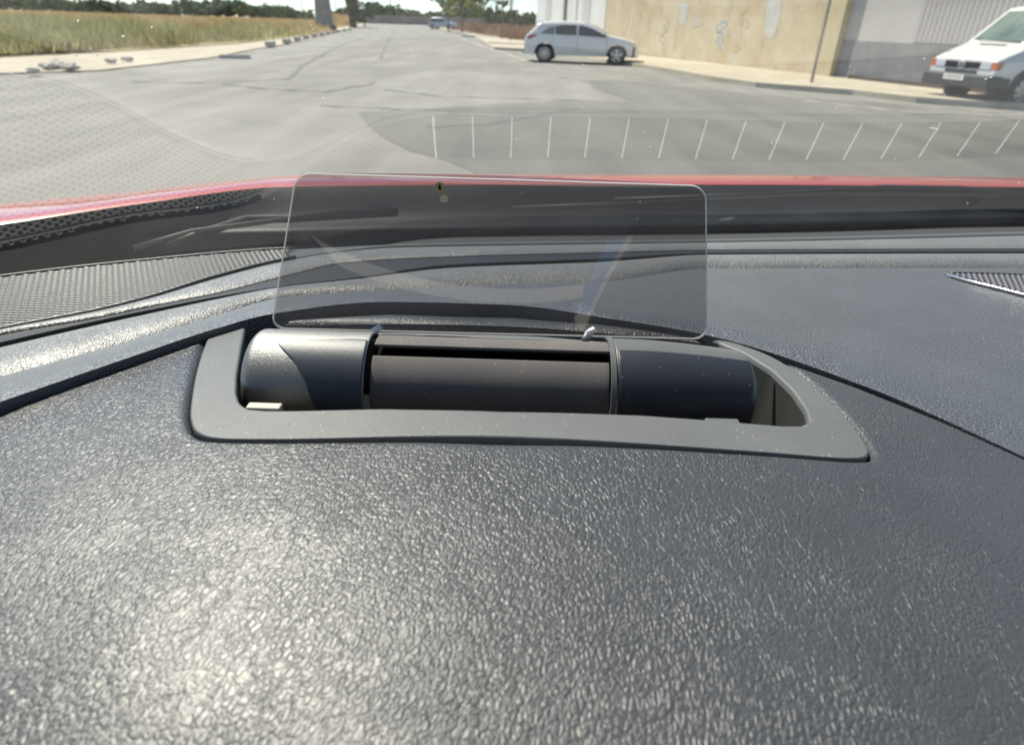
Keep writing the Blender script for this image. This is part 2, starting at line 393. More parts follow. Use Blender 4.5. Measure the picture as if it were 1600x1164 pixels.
# tray below everything on the dash
v = []; n = 60
rows = [[], []]
for i in range(n+1):
    p = -260+2250*i/n; a = dip(at_z(p, E(p)[0], -.165), .0095); b = at_z(p, Lc(p)[0]+3, -.168); rows[0].append(a); rows[1].append(b)
MB().grid(rows).build('dash_core', M['black'], CAR)

# --- windshield
TH = rad(42.94)
_wn = [(-.75, .1609), (-.5, .3346), (-.4, .4042), (-.3, .4748), (-.2, .5296), (-.1, .6056), (0, .6291), (.1, .6436), (.2, .6584), (.3, .6753), (.4, .6948), (.5, .7162), (.6, .7325), (.9, .7828), (1.4, .8686)]
def wb(x):
    n = len(_wn); i = 0
    while i < n-2 and x > _wn[i+1][0]: i += 1
    h = _wn[i+1][0]-_wn[i][0]; t = (x-_wn[i][0])/h
    def sl(j):
        a, b = max(0, j-1), min(n-1, j+1); return (_wn[b][1]-_wn[a][1])/(_wn[b][0]-_wn[a][0])
    m0, m1 = sl(i), sl(i+1)
    return (2*t**3-3*t**2+1)*_wn[i][1]+(t**3-2*t**2+t)*h*m0+(-2*t**3+3*t**2)*_wn[i+1][1]+(t**3-t**2)*h*m1
def wsp(x, s): return Vector((x, wb(x)-s*math.cos(TH), EYE-.165+s*math.sin(TH)))
rows = []
for j in range(15):
    s = -.105+(.785+.105)*j/14
    rows.append([wsp(-.72+2.1*i/240, s) for i in range(241)])
ws = MB().grid(rows).build('windshield', M['windshield'], CAR, True); ws['label'] = 'slanting windshield reflecting the dashboard'
# --- defroster channel between dash and glass
xs = [-.62+1.9*i/90 for i in range(91)]
def edge_y(x):
    lo, hi = -400, 2400
    for _ in range(40):
        m_ = (lo+hi)/2
        if at_z(m_, E(min(max(m_, -200), 1950))[0], -.165).x < x: lo = m_
        else: hi = m_
    return at_z(lo, E(min(max(lo, -200), 1950))[0], -.165).y
EY = {round(x, 4): edge_y(x) for x in xs}
def ey(x):
    k = (x+.62)/1.9*90; i = int(max(0, min(89, math.floor(k)))); t = k-i
    return EY[round(xs[i], 4)]*(1-t)+EY[round(xs[i+1], 4)]*t
def prof_rows(pr):
    return [[Vector((x, f(x), EYE+z)) for x in xs] for f, z in pr]
MB().grid(prof_rows([(lambda x: ey(x)+.0005, -.166), (lambda x: ey(x)+.002, -.27), (lambda x: wb(x)+.055, -.27), (lambda x: wb(x)+.055, -.200)])).build('defroster_channel', M['black'], CAR)
slotw = lambda x: float(np.interp(x, [-.108, -.102, -.094, -.082, -.068, -.045], [.001, .010, .021, .031, .038, .0435]))
M['ledge'] = mat('grey_duct_plastic', (.04, .04, .04), .7)
rows = prof_rows([(lambda x: ey(x)+slotw(x), -.1835), (lambda x: max(ey(x)+slotw(x)+.001, wb(x)+.012), -.192)])
MB().grid(rows).build('channel_ledge', M['ledge'], CAR)
tray = prof_rows([(lambda x: ey(x)+.003, -.198), (lambda x: ey(x)+.05, -.198)])
dv = MB().grid(tray).build('defroster_vent', mat('duct_floor', (.03, .03, .03), .8), CAR); dv['label'] = 'defroster slot with pale vanes at the foot of the windshield'
vanes = [(-0.0566, 0.5308, -0.0623, 0.5679), (-0.0293, 0.5366, -0.0337, 0.5743), (0.009, 0.5421, 0.0027, 0.5799), (0.0441, 0.5479, 0.0375, 0.5859), (0.0792, 0.5523, 0.0726, 0.5906), (0.1173, 0.557, 0.1098, 0.5955), (0.1566, 0.5626, 0.1477, 0.6011), (0.1957, 0.5679, 0.1858, 0.6066), (0.2361, 0.5739, 0.225, 0.6127), (0.2775, 0.5805, 0.2649, 0.6194), (0.3197, 0.5875, 0.3058, 0.6266), (0.3633, 0.5954, 0.3479, 0.6347), (0.4085, 0.6044, 0.3913, 0.6438), (0.4549, 0.6141, 0.4357, 0.6534), (0.5023, 0.6242, 0.4819, 0.6642), (0.5536, 0.6371, 0.5295, 0.676), (0.6024, 0.6473, 0.5736, 0.6836)]
mb = MB().box((-.0006, 0, -.0018), (.0006, .0372, 0)); vane0 = mb.build('vane', M['vane'], dv)
for k, (xa_, ya_, xb_, yb_) in enumerate(vanes):
    o = vane0 if k == 0 else vane0.copy()
    if k: C.objects.link(o); o.parent = dv
    ya_ = max(ya_, ey(xa_)+.003); o.location = (xa_, ya_, EYE-.1800); o.rotation_euler = (0, 0, math.atan2(yb_-ya_, xb_-xa_)-math.pi/2)
# --- right air vent
VZ = 0
def at_vent(px, py, lift=.0015):
    lo, hi = 0., 1.
    A_, B_ = at_z(px, *U2(px)), at_z(px, *Lc(px))
    for _ in range(30):
        m_ = (lo+hi)/2; q = A_.lerp(B_, m_)
        if pix(q)[1] < py: lo = m_
        else: hi = m_
    q = A_.lerp(B_, lo); return Vector((q.x, q.y, q.z+lift))
vt = curve([(1478,431),(1520,431.5),(1600,434),(1950,446)]); vb = curve([(1478,431.5),(1510,441),(1560,453.5),(1600,464),(1950,560)])
rows = [[], []]
for i in range(60):
    p = 1484+(1900-1484)*i/59; rows[0].append(at_vent(p, vt(p)[0], .0008)); rows[1].append(at_vent(p, vb(p)[0], .0008))
av = MB().grid(rows, True).build('air_vent', mat('vent_dark', (.018, .017, .03), .6), CAR)
av['label'] = 'tapering air vent with bright slats and a chrome rim'
p = 1484; k = 0
while p < 1850:
    d = 0; 
    t0 = vt(p)[0]; q = p
    for _ in range(14): q = p+.42*(vb(q)[0]-t0)
    a = at_vent(p, t0+.8, .0028); b = at_vent(q, vb(q)[0]-.4, .0028); u = Vector((.0008, 0, 0)); dn = Vector((0, 0, -.004))
    MB().add([a, a+u, b+u, b, a+dn, a+u+dn, b+u+dn, b+dn], [(0, 3, 2, 1), (0, 4, 7, 3), (1, 2, 6, 5), (3, 7, 6, 2)]).build('slat', mat('slat_plastic', (.26, .26, .29), .35) if k == 0 else bpy.data.materials['slat_plastic'], av)
    p += 8.6; k += 1
mb = MB(); mb.tube([at_vent(p_, vb(p_)[0]+1.0, .0018) for p_ in np.linspace(1474, 1900, 40)], .0008, 8)
mb.build('vent_rim', M['chrome'], av, True)
mb = MB(); mb.tube([at_vent(p_, vt(p_)[0]-1.2, .0018) for p_ in np.linspace(1484, 1900, 40)], .0009, 8)
mb.build('vent_lip', M['satin'], av, True)

# --- head-up display
inner = [(392,506),(384,512),(378,545),(371,590),(370,615),(376,634),(395,644),(440,645),(600,641),(750,642),(880,646),(1000,651),(1110,659),(1215,668),(1250,668),(1263,661),(1259,643),(1238,612),(1205,580),(1160,552),(1122,537),(950,521),(800,509),(600,505)]
B_out = smooth_loop([(cen.x+(x-cen.x)*.9985, cen.y+(y-cen.y)*.985) for x, y in hole], 300)
bez_rows = [[] for _ in range(13)]
for p in B_out:
    q = cast([tuple(a) for a in smooth_loop(inner, 200)] if False else inner, cen, (p-cen).normalized())
    d = (q-p).length; dr = (q-p)/max(d, 1e-6)
    back = p.y < 560 and 395 < p.x < 1125
    hgt = -.006 if back else .0006
    spec = [(0, -.012), (.3, -.0018), (1.2, -.0006), (2.6, -.0001), (4.5, .0), (6, 0), (max(6.5, d*.5), 0), (max(7, d-6), .0), (max(7.3, d-4), .0), (max(7.6, d-2), -.0002), (max(7.8, d-.8), -.0008), (d, -.0026), (d, -.030)]
    for r_, (dd, dz) in enumerate(spec):
        pt = p+dr*dd; P3 = on_hood(pt.x, pt.y, 0); bez_rows[r_].append(Vector((P3.x, P3.y, P3.z+hgt+dz)))
for r_ in bez_rows: r_.append(r_[0])
HUD = MB().grid(bez_rows[:12]).build('head_up_display', M['bezel'], CAR, True)
HUD.modifiers.new('e', 'EDGE_SPLIT').split_angle = rad(50)
tag(HUD, 'pop-up head-up display in its grey plastic surround')
well = MB().grid(bez_rows[11:]).build('well_wall', M['olive'], HUD, True)
f = bez_rows[12][:-1]; mesh('well_floor', [q for q in f], [tuple(range(len(f)))[::-1]], M['black'], HUD)
CY, CZ, CR = .225, -.1297, .0206
def cyl(name, x0, x1, a0, a1, r, material, rf=None, n=60, na=48, parent=HUD, lo=None, inner_cap=True, cy=0, cz=0):
    rows = []
    for j in range(na+1):
        a = rad(a0+(a1-a0)*j/na); row = []
        for i in range(n+1):
            xs_ = x0 if lo is None else lo(math.degrees(a))
            x = xs_+(x1-xs_)*i/n; rr = r*(rf(x) if rf else 1)
            row.append(Vector((x, CY+cy+rr*math.cos(a), EYE+CZ+cz+rr*math.sin(a))))
        rows.append(row)
    o = MB().grid(rows, True).build(name, material, parent, True)
    if inner_cap:
        md = o.modifiers.new('s', 'SOLIDIFY'); md.thickness = .0012; md.offset = -1
        md2 = o.modifiers.new('b', 'BEVEL'); md2.width = .0004; md2.segments = 2; md2.limit_method = 'ANGLE'
    return o
def endr(x):
    t = max(0, (-.0985-x)/.0045); return math.sqrt(max(0, 1-min(1, t)**2*.35))
cyl('drum_cover', -.103, -.0555, 40, 232, CR, mat('gunmetal_plastic', (.25, .252, .25), .44, metal=.7, bump=.8, bscale=2400, bdist=.00025), endr)
def inset(a):   # left edge of the darker inset panel, by angle
    pts = [(98, -.062), (101, -.078), (105, -.0885), (109, -.0895), (115, -.0875), (130, -.0815), (150, -.0770), (180, -.0735), (205, -.072)]
    return float(np.interp(a, [p[0] for p in pts], [p[1] for p in pts]))
cyl('cover_inset', 0, -.0562, 98, 205, CR+.0006, mat('slate_plastic', (.04, .052, .066), .4, bump=.4, bscale=2600, bdist=.0002), lo=inset)
cyl('display_lid', -.0536, .0385, 55, 100, CR-.0012, M['drum'])
cyl('roller', -.0536, .0372, 114, 235, CR-.0026, M['drum'])
cyl('roller_core', -.0545, .0375, 0, 359, CR-.006, M['black'], inner_cap=False)
def endr2(x):
    t = max(0, (x-.048)/.050); return (1-.20*t**1.6)*math.sqrt(max(0.02, 1-max(0, (x-.0905)/.006)**2*.9))
cyl('drum_cover', .0395, .0955, 40, 232, CR+.0004, M['satin'], endr2)
cyl('cover_inset', .0402, .0925, 103, 215, CR+.0009, M['navy'], endr2)
cyl('cover_seal', .0372, .0392, 60, 232, CR+.0011, M['satin'])
# tabs and the cream side gear
p = at_z(412, 641, -.1225); MB().box((p.x-.006, p.y-.001, p.z-.006), (p.x+.006, p.y+.003, p.z+.0015)).build('locating_tab', M['cream'], HUD, bevel=.0006)
p = at_z(1130, 663, -.1225); MB().box((p.x-.006, p.y-.001, p.z-.006), (p.x+.006, p.y+.003, p.z+.0008)).build('locating_tab', M['satin'], HUD, bevel=.0006)
p = at_z(1142, 606, -.126); mb = MB(); mb.tube([(p.x-.001, p.y, p.z-.002), (p.x+.0035, p.y, p.z-.002)], .011, 28); mb.build('side_gear', mat('gear_nylon', (.42, .37, .28), .5), HUD, True).modifiers.new('e', 'EDGE_SPLIT')
# hinge arms
for px, py in ((587, 517), (921, 521)):
    p = at_y(px, py-2, .2425); mb = MB(); mb.tube([p+Vector((-.0015, 0, -.004)), p+Vector((0, -.001, 0)), p+Vector((.0018, .001, .0012))], [.0018, .0017, .0011], 10); mb.build('hinge_clip', M['vane'], HUD, True)
# bright sealing lines along the covers, under the plate
# combiner plate
def cpt(u, v):      # u 0..1 across, v 0..1 up ; trapezoid, gently curved
    px0 = 424+(463-424)*v; px1 = 1105-2*v; px = px0+(px1-px0)*u
    py = (513+17*u)*(1-v)+(271+20*u-14*(4*u*(1-u))*.45)*v
    y = .2445+.026*v+.004*(4*u*(1-u))*v
    return at_y(px, py, y)
cu = [(0, 0)]
def rrect(n=14, ru=.034, rv=.085):
    pts = []
    for cx, cy, a0 in ((1-ru, rv, -90), (1-ru, 1-rv, 0), (ru, 1-rv, 90), (ru, rv, 180)):
        for k in range(n+1):
            a = rad(a0+90*k/n); pts.append((cx+ru*math.cos(a), cy+rv*math.sin(a)))
    return pts
NU, NV = 60, 24
def clampuv(u, v, ru=.034, rv=.085):
    cu_ = min(max(u, ru), 1-ru); cv = min(max(v, rv), 1-rv); du, dv_ = (u-cu_)/ru, (v-cv)/rv
    m_ = max(abs(du), abs(dv_)); l = math.hypot(du, dv_)
    if du and dv_ and l > 0: du *= m_/l; dv_ *= m_/l
    return cu_+du*ru, cv+dv_*rv
def usp(k, n, r): # denser near ends
    e = 6
    if k <= e: return r*k/e
    if k >= n-e: return 1-r*(n-k)/e
    return r+(1-2*r)*(k-e)/(n-2*e)
rows = [[cpt(*clampuv(usp(i, NU, .034), usp(j, NV, .085))) for i in range(NU+1)] for j in range(NV+1)]
cmb = MB().grid(rows).build('combiner_plate', M['combiner'], HUD, True)
cmb['label'] = 'upright smoked transparent plate that shows the driving display'
ring = [cpt(u, v) for u, v in rrect()]; ring.append(ring[0])
rm = MB(); nr = Vector((0, -1, 0)); rws = [[], []]
for i, q in enumerate(ring):
    rws[0].append(q+Vector((0, -.0011, 0))); rws[1].append(q+Vector((0, .0009, 0)))
cen3 = cpt(.5, .5)
rws2 = [[a+(a-cen3).normalized()*-.0006 for a in rws[0]], rws[0], rws[1]]
rm.grid(rws2); rm.build('plate_edge', M['edge'], HUD, True)
# small tan disc with a dark symbol on the plate
def disc(c, r, n=16): return [(c[0]+r*math.cos(2*math.pi*k/n), c[1], c[2]+r*1.15*math.sin(2*math.pi*k/n)) for k in range(n)]
p = at_y(687, 293, .262); mesh('plate_mark', disc(p, .0019), [tuple(range(16))], mat('mark_tan', (.48, .42, .22), .6), HUD)
mb = MB(); q = p+Vector((0, -.0003, 0)); mb.add([q+Vector((-.0007, 0, -.001)), q+Vector((-.0001, 0, -.001)), q+Vector((.0001, 0, .0011)), q+Vector((-.0003, 0, .0011))], [(0, 1, 2, 3)])
mb.add([q+Vector((.0001, 0, -.001)), q+Vector((.0007, 0, -.001)), q+Vector((.0003, 0, .0011)), q+Vector((-.0001, 0, .0011))], [(0, 1, 2, 3)]); mb.build('mark_symbol', M['black'], HUD)
# --- cowl, wipers, bonnet outside
xs2 = [-.75+2.2*i/80 for i in range(81)]
def bonnet_edge(x): return float(np.interp(x, [-.75, -.42, -.2, 0, .3, 1.5], [.52, .62, .76, .86, .88, .86]))
def be(x):
    px_ = curve([(-700, 430), (-200, 372), (0, 351), (225, 318), (450, 292), (800, 289), (1110, 289), (1600, 293), (2300, 303)])
    return px_
bec = be(0)
def cowl_pt(p, t):
    a = at_z(p, E(min(max(p, -200), 1950))[0]-float(np.interp(p, [-200, 0, 450, 800], [50, 45, 24, 19])), -.222); b = at_z(p, bec(p)[0], -.186); return a.lerp(b, t)
rows = []
for j in range(9):
    t = j/8; rows.append([dip(cowl_pt(p, t), .012*math.sin(math.pi*t)**2 if 0 < t < 1 else 0) for p in np.linspace(-260, 2000, 90)])
cw = MB().grid([[dip(q, .1) for q in rows[0]]]+rows).build('cowl_panel', M['blackp'], CAR, True); cw['label'] = 'black plastic cowl below the windshield'
rows = []
bp_ = [(.0, 0, 0), (.003, 0, .001), (.05, 0, -.001), (.10, 0, -.005), (.18, 0, -.016), (.35, 0, -.052), (.6, 0, -.13), (.8, 0, -.22), (.9, 0, -.34), (.92, 0, -.6)]
for dy, _, dz in bp_:
    rows.append([at_z(p, bec(p)[0]-.3, -.186)+Vector((0, dy, dz*float(np.interp(p, [-200, 150, 450, 900, 2000], [.8, .9, 1.35, 1.5, 1.4])) if dz < 0 else dz)) for p in np.linspace(-260, 2000, 90)])
bn = MB().grid(rows).build('bonnet', M['red'], CAR, True); bn['label'] = 'glossy red bonnet beyond the windshield'
def wiper(pts_arm, pts_blade):
    wp = MB().tube([at_z(a, b, c) for a, b, c in pts_arm], [.006]+[.0045]*(len(pts_arm)-1), 8).build('wiper_arm', M['blackp'], CAR, True)
    MB().tube([at_z(a, b, c) for a, b, c in pts_blade], .0028, 6).build('wiper_blade', M['rubber'], wp, True)
wiper([(620, 330, -.19), (450, 342, -.188), (385, 343, -.187), (330, 360, -.187), (262, 386, -.188)], [(600, 322, -.186), (300, 362, -.183), (210, 388, -.184)])
wiper([(1700, 318, -.19), (1500, 296, -.180), (1380, 294, -.180), (1200, 306, -.182), (960, 315, -.184)], [(1560, 306, -.184), (1290, 304, -.182), (1000, 318, -.184), (800, 326, -.185)])
# washer nozzle
for px, py in ((1518, 312),):
    p = at_z(px, py, -.19); MB().tube([p, p+Vector((0, -.004, .004))], [.010, .008], 16).build('washer_nozzle', M['black'], CAR, True)
p = at_z(1135, 345, -.205)
MB().add([p+Vector((-.010, 0, 0)), p+Vector((.004, .002, 0)), p+Vector((.013, .004, .003)), p+Vector((.006, .006, .003)), p+Vector((-.006, .004, .001))], [(0, 1, 2, 3, 4)]).build('paper_scrap', M['dust'], CAR)
# dirt on the glass
mb = MB()
for px, py in [(100,18),(122,33),(119,88),(144,86),(152,86),(237,43),(484,34),(486,40),(489,46),(505,153),(397,97),(1460,201),(1203,139),(1540,124),(1476,149),(1444,92),(1382,196),(905,41),(192,57),(1016,230),(1206,224),(640,120)]+[(rng.uniform(0, 1600), rng.uniform(60, 345)) for _ in range(45)]:
    d = ray(px, py); lo, hi = .05, 1.5
    for _ in range(40):
        m_ = (lo+hi)/2; P = d*m_; s = (wb(P.x)-P.y)/math.cos(TH)
        if P.z > -.165+s*math.sin(TH): lo = m_
        elif P.y < wb(P.x)-s*math.cos(TH)-1e-9: lo = m_
        else: 
            hi = m_
    P = d*lo
    # solve exactly on the slanted sheet
    lo, hi = .05, 1.6
    g = lambda t: (d*t).z-(-.165+(wb((d*t).x)-(d*t).y)*math.tan(TH))
    for _ in range(50):
        m_ = (lo+hi)/2
        if g(m_)*g(.05) > 0: lo = m_
        else: hi = m_
    P = d*(lo-.002)+Vector((0, 0, EYE)); s = rng.uniform(.0003, .0009); L_ = rng.uniform(1, 2.2)
    if (px, py) == (1460, 201): s, L_ = .0022, 3
    ang = rng.uniform(0, math.pi) if s < .002 else 0
    ux, uz = Vector((math.cos(ang)*L_, 0, math.sin(ang)*L_*.5)), Vector((-math.sin(ang)*.8, 0, math.cos(ang)*.8))
    n_ = 7; c0 = [P+(ux*math.cos(2*math.pi*k/n_)+uz*math.sin(2*math.pi*k/n_))*s*rng.uniform(.5, 1) for k in range(n_)]
    if s > .002: c0 = [P+ux*s*.6*a+Vector((0, 0, 1))*s*.35*b for a, b in ((-1, .9), (.3, .6), (1, -.1), (.9, -.9), (-.4, -.5), (-1, .1))]; n_ = 6
    mb.add(c0, [tuple(range(n_))])
tag(mb.build('dirt_speck', M['dust'], CAR), 'pale specks of dirt on the windshield', kind='stuff')
# cabin behind the camera (roof, seats, rear opening) that the plate mirrors
for xa_, xb_, ya_, yb_ in ((-.75, 1.4, -.36, .02), (-.75, .105, -.48, -.36), (.135, 1.4, -.66, -.36), (-.75, -.30, -.53, -.48), (-.75, .105, -.66, -.53), (-.75, 1.4, -2.6, -.66)):  # L-shaped gap between panels is added so sky mirrors pale in the plate
    MB().box((xa_, ya_, EYE+.37), (xb_, yb_, EYE+.41)).build('roof_lining', M['lining'], CAR)
for x0_, x1_ in ((-.30, .12), (.56, .98)):
    MB().box((x0_, -.30, EYE+.335), (x1_, -.12, EYE+.350)).build('sun_visor', M['cream'], CAR, bevel=.006)
seat = MB()
seat.box((-.28, -.75, EYE-.75), (.24, -.60, EYE-.12)); st = seat.build('driver_seat', M['cloth'], CAR, bevel=.05)
MB().box((-.15, -.72, EYE-.10), (.11, -.62, EYE+.10)).build('headrest', M['cloth'], st, bevel=.04)
seat = MB(); seat.box((.48, -.75, EYE-.75), (1.0, -.60, EYE-.12)); st = seat.build('passenger_seat', M['cloth'], CAR, bevel=.05)
MB().box((.60, -.72, EYE-.10), (.86, -.62, EYE+.10)).build('headrest', M['cloth'], st, bevel=.04)
MB().box((-.75, -2.6, EYE-.85), (1.4, -.25, EYE-.80)).build('cabin_floor', M['black'], CAR)
MB().box((-.80, -2.6, EYE-.8), (-.75, .30, EYE-.12)).build('door_panel', M['cloth'], CAR)
MB().box((1.40, -2.6, EYE-.8), (1.45, .30, EYE-.12)).build('door_panel', M['cloth'], CAR)
MB().box((-.80, -1.35, EYE-.12), (-.75, -1.1, EYE+.36)).build('door_pillar', M['lining'], CAR)
MB().box((1.4, -1.35, EYE-.12), (1.45, -1.1, EYE+.36)).build('door_pillar', M['lining'], CAR)
MB().box((-.75, -2.65, EYE-.8), (1.4, -2.6, EYE-.02)).build('rear_bench', M['cloth'], CAR)

# ================================================================== OUTSIDE: GROUND
M['soil'] = mat('dry_soil', (.36, .29, .19), .95, col2=(.50, .42, .30), vscale=.6, bump=.5, bscale=8, bdist=.05, detail=9)
def asphalt(name, c1, c2, sc=.35):
    m = mat(name, c1, .85, col2=c2, vscale=sc, detail=10, bump=.4, bscale=60, bdist=.01, lo=.3, hi=.7)
    n = m.node_tree; L = n.links.new; b = n.nodes['Principled BSDF']; tc = n.nodes['Texture Coordinate']
    src = b.inputs['Base Color'].links[0].from_socket
    nz = n.nodes.new('ShaderNodeTexNoise'); nz.inputs['Scale'].default_value = 28; nz.inputs['Detail'].default_value = 3; L(tc.outputs['Object'], nz.inputs[0])
    r = n.nodes.new('ShaderNodeMapRange'); r.inputs[3].default_value = .78; r.inputs[4].default_value = 1.2; L(nz.outputs[0], r.inputs[0])
    mp = n.nodes.new('ShaderNodeMapping'); mp.inputs['Scale'].default_value = (.9, .13, 1); mp.inputs['Rotation'].default_value = (0, 0, .12); L(tc.outputs['Object'], mp.inputs[0])
    n2 = n.nodes.new('ShaderNodeTexNoise'); n2.inputs['Scale'].default_value = 1.6; n2.inputs['Detail'].default_value = 6; L(mp.outputs[0], n2.inputs[0])
    r2 = n.nodes.new('ShaderNodeMapRange'); r2.inputs[1].default_value = .3; r2.inputs[2].default_value = .7; r2.inputs[3].default_value = .80; r2.inputs[4].default_value = 1.12; L(n2.outputs[0], r2.inputs[0])
    mu = n.nodes.new('ShaderNodeMath'); mu.operation = 'MULTIPLY'; L(r.outputs[0], mu.inputs[0]); L(r2.outputs[0], mu.inputs[1])
    sc_ = n.nodes.new('ShaderNodeVectorMath'); sc_.operation = 'SCALE'; L(src, sc_.inputs[0]); L(mu.outputs[0], sc_.inputs['Scale']); L(sc_.outputs[0], b.inputs['Base Color'])
    return m
M['road'] = asphalt('pale_worn_asphalt', (.205, .197, .175), (.28, .27, .243))
M['road2'] = asphalt('darker_asphalt_and_reflection', (.15, .146, .132), (.195, .19, .172))
M['pave'] = mat('dusty_concrete', (.40, .35, .26), .9, col2=(.50, .45, .35), vscale=1.2, detail=8, bump=.3, bscale=30, bdist=.01)
M['kerb'] = mat('pale_concrete', (.42, .39, .34), .9, col2=(.52, .49, .43), vscale=3, bump=.3, bscale=40, bdist=.01)
M['crack'] = mat('tar_seam', (.16, .155, .145), .9, col2=(.2, .2, .19), vscale=2)
M['line'] = mat('worn_line_paint', (.34, .33, .29), .8, col2=(.50, .48, .42), vscale=2.5, detail=9)
tag(sheet('ground', [(-1200, -300), (1200, -300), (1200, 1500), (-1200, 1500)], -.02, M['soil']), kind='structure')
kx = lambda px, y: GX(px, y)
# left kerb line of the street, right edge
LK = [(-11.3, 15.0), G(160, 112), G(330, 92), G(400, 78), G(440, 72), G(475, 62), G(520, 53)]
far = 190.0
LK = [(x, y) for x, y in LK if y < 110]
LKf = (GX(576, far), far); RKf = (GX(666, far), far)
road_pts = [(-60, -20), (-60, 9), (-20, 12.5)]+LK+[LKf, RKf, (GX(720, 95), 95), (GX(755, 60), 60), (GX(800, 40), 40), (4.2, 30), (12, 30), (40, 30), (40, -20)]
tag(sheet('road', road_pts, 0, M['road']), kind='structure')
# darker asphalt of the crossing street; left end paints the windshield's slot reflection
dk = [G(930, 134), G(1000, 161), (1.4, 11.5), (-1.0, 9.0), (-4, 5.5), (-6, -8), (38, -8), (38, 3), G(1600, 181), G(1400, 160), G(1200, 146), G(1050, 131), G(960, 123)]
tag(sheet('asphalt_reflection_patch', [G(925, 138), G(992, 160), G(880, 158), G(700, 168), G(560, 176), G(574, 196), G(600, 216), G(640, 236), G(700, 252), (-.2, 6.0), (1.5, -8), (38, -8), (38, 3), G(1600, 188), G(1400, 163), G(1200, 150), G(1060, 136), G(960, 125), G(920, 127)], .004, M['road2']), kind='structure')
def ribbon(pts, w0, z, n=4, jit=.0):
    out_l, out_r = [], []; P = [Vector((x, y)) for x, y in pts]; Q = []
    for i in range(len(P)-1):
        for k in range(n): Q.append(P[i].lerp(P[i+1], k/n)+Vector((rng.normal(0, jit), rng.normal(0, jit))))
    Q.append(P[-1])
    for i, q in enumerate(Q):
        d = (Q[min(i+1, len(Q)-1)]-Q[max(0, i-1)]).normalized(); nrm = Vector((-d.y, d.x))*w0*(.5+.3*math.sin(i*1.7)*(1 if jit else 0))
        out_l.append(Vector((*(q+nrm), z))); out_r.append(Vector((*(q-nrm), z)))
    return out_l, out_r
def rib_obj(name, pts, w0, z, m_, parent=None, jit=.03, n=6):
    a, b = ribbon(pts, w0, z, n, jit); return MB().grid([a, b]).build(name, m_, parent)
cr = [[(340, 132), (420, 140), (505, 144), (580, 132), (586, 130)], [(600, 140), (690, 152), (820, 155), (930, 158)], [(565, 60), (520, 78), (470, 104), (448, 126)], [(500, 166), (640, 172), (800, 178), (1000, 176)], [(660, 200), (760, 196), (900, 170)], [(618, 48), (604, 68), (595, 92)], [(870, 121), (930, 130)], [(200, 128), (330, 131), (450, 124)], [(1340, 160), (1450, 168), (1560, 178)]]
cs = None
for k, pts in enumerate(cr):
    o = rib_obj('tar_seam', [G(*p) for p in pts], .06 if k not in (2, 5) else .10, .009, M['crack'], jit=.035); o['kind'] = 'structure'
rib_obj('edge_line', [G(720, 61), G(760, 75), G(800, 88), G(832, 100)], .16, .010, M['line'], jit=.01)['kind'] = 'structure'
rib_obj('edge_line', [G(1255, 158), G(1340, 168), G(1420, 176), G(1600, 183)], .12, .010, M['line'], jit=.02)['kind'] = 'structure'
# sandy verge on the left and the field
verge = [(-60, 9.3), (-20, 12.8)]+[(x-.05, y) for x, y in LK]+[(LKf[0], far), (LKf[0]-6, far), (-16.5, 58), (-13.6, 34), (-14, 24), (-15, 19), (-30, 15.5), (-60, 13)]
tag(sheet('verge', verge, .03, M['pave'], .03), kind='structure')
M['field'] = mat('field_soil', (.30, .24, .13), .95, col2=(.44, .36, .22), vscale=.25, detail=9, bump=.5, bscale=6, bdist=.08)
field = [(-200, 10), (-60, 13.2), (-30, 15.7), (-15.1, 19.2), (-14.1, 24.1), (-13.7, 34), (-16.6, 58), (LKf[0]-6.1, far), (LKf[0]-6, 400), (-500, 400), (-500, 10)]
tag(sheet('field', field, .05, M['field'], .05), kind='structure')
# kerb blocks along the left edge
def along(P, s):
    for i in range(len(P)-1):
        a, b = Vector(P[i]), Vector(P[i+1]); l = (b-a).length
        if s <= l: return a+(b-a)*(s/l), (b-a).normalized()
        s -= l
    return Vector(P[-1]), (b-a).normalized()
kl = [G(420, 75.5), G(448, 70), G(480, 62), G(520, 54), G(548, 48)]
kb = MB().box((-.16, 0, 0), (.14, 1.0, .20)).build('kerb_block', M['kerb'], bevel=.03)
s = 0; k = 0; tot = sum((Vector(kl[i+1])-Vector(kl[i])).length for i in range(len(kl)-1))
while s < min(tot, 60):
    p, d = along(kl, s); o = kb if k == 0 else kb.copy()
    if k: C.objects.link(o)
    o.location = (p.x, p.y, .06); o.rotation_euler = (0, 0, math.atan2(d.y, d.x)-math.pi/2)
    names = ['nearest', 'second nearest', 'third nearest', 'fourth nearest', 'fifth nearest', 'sixth nearest', 'seventh nearest', 'eighth nearest', 'ninth nearest', 'tenth nearest', 'eleventh nearest', 'twelfth nearest']
    if k < 8: tag(o, names[k]+' pale concrete kerb block in the row along the left edge of the road', 'kerb block', 'kerb blocks along the left road edge')
    else: tag(o, ['far kerb block just past the concrete pillar', 'tiny far kerb block second past the concrete pillar', 'tiny far kerb block last but one in the left kerb row', 'tiniest farthest kerb block ending the left kerb row', 'tiny kerb block at the vanishing end'][min(k-8, 4)], 'kerb block', 'far kerb blocks at the end of the left row')
    s += 4.3 if k < 8 else 7; k += 1
x, y = G(368, 92)
b_ = MB().add([(-.5, -.2, 0), (.4, -.25, 0), (.5, .15, 0), (-.4, .25, 0), (-.45, -.18, .12), (.34, -.2, .14), (.44, .12, .13), (-.35, .2, .10)], [(0,3,2,1),(4,5,6,7),(0,1,5,4),(1,2,6,5),(2,3,7,6),(3,0,4,7)]).build('concrete_slab', M['kerb'], bevel=.03)
b_.location = (x, y, .0); tag(b_, 'broken white concrete slab lying alone at the left edge of the road', 'slab')
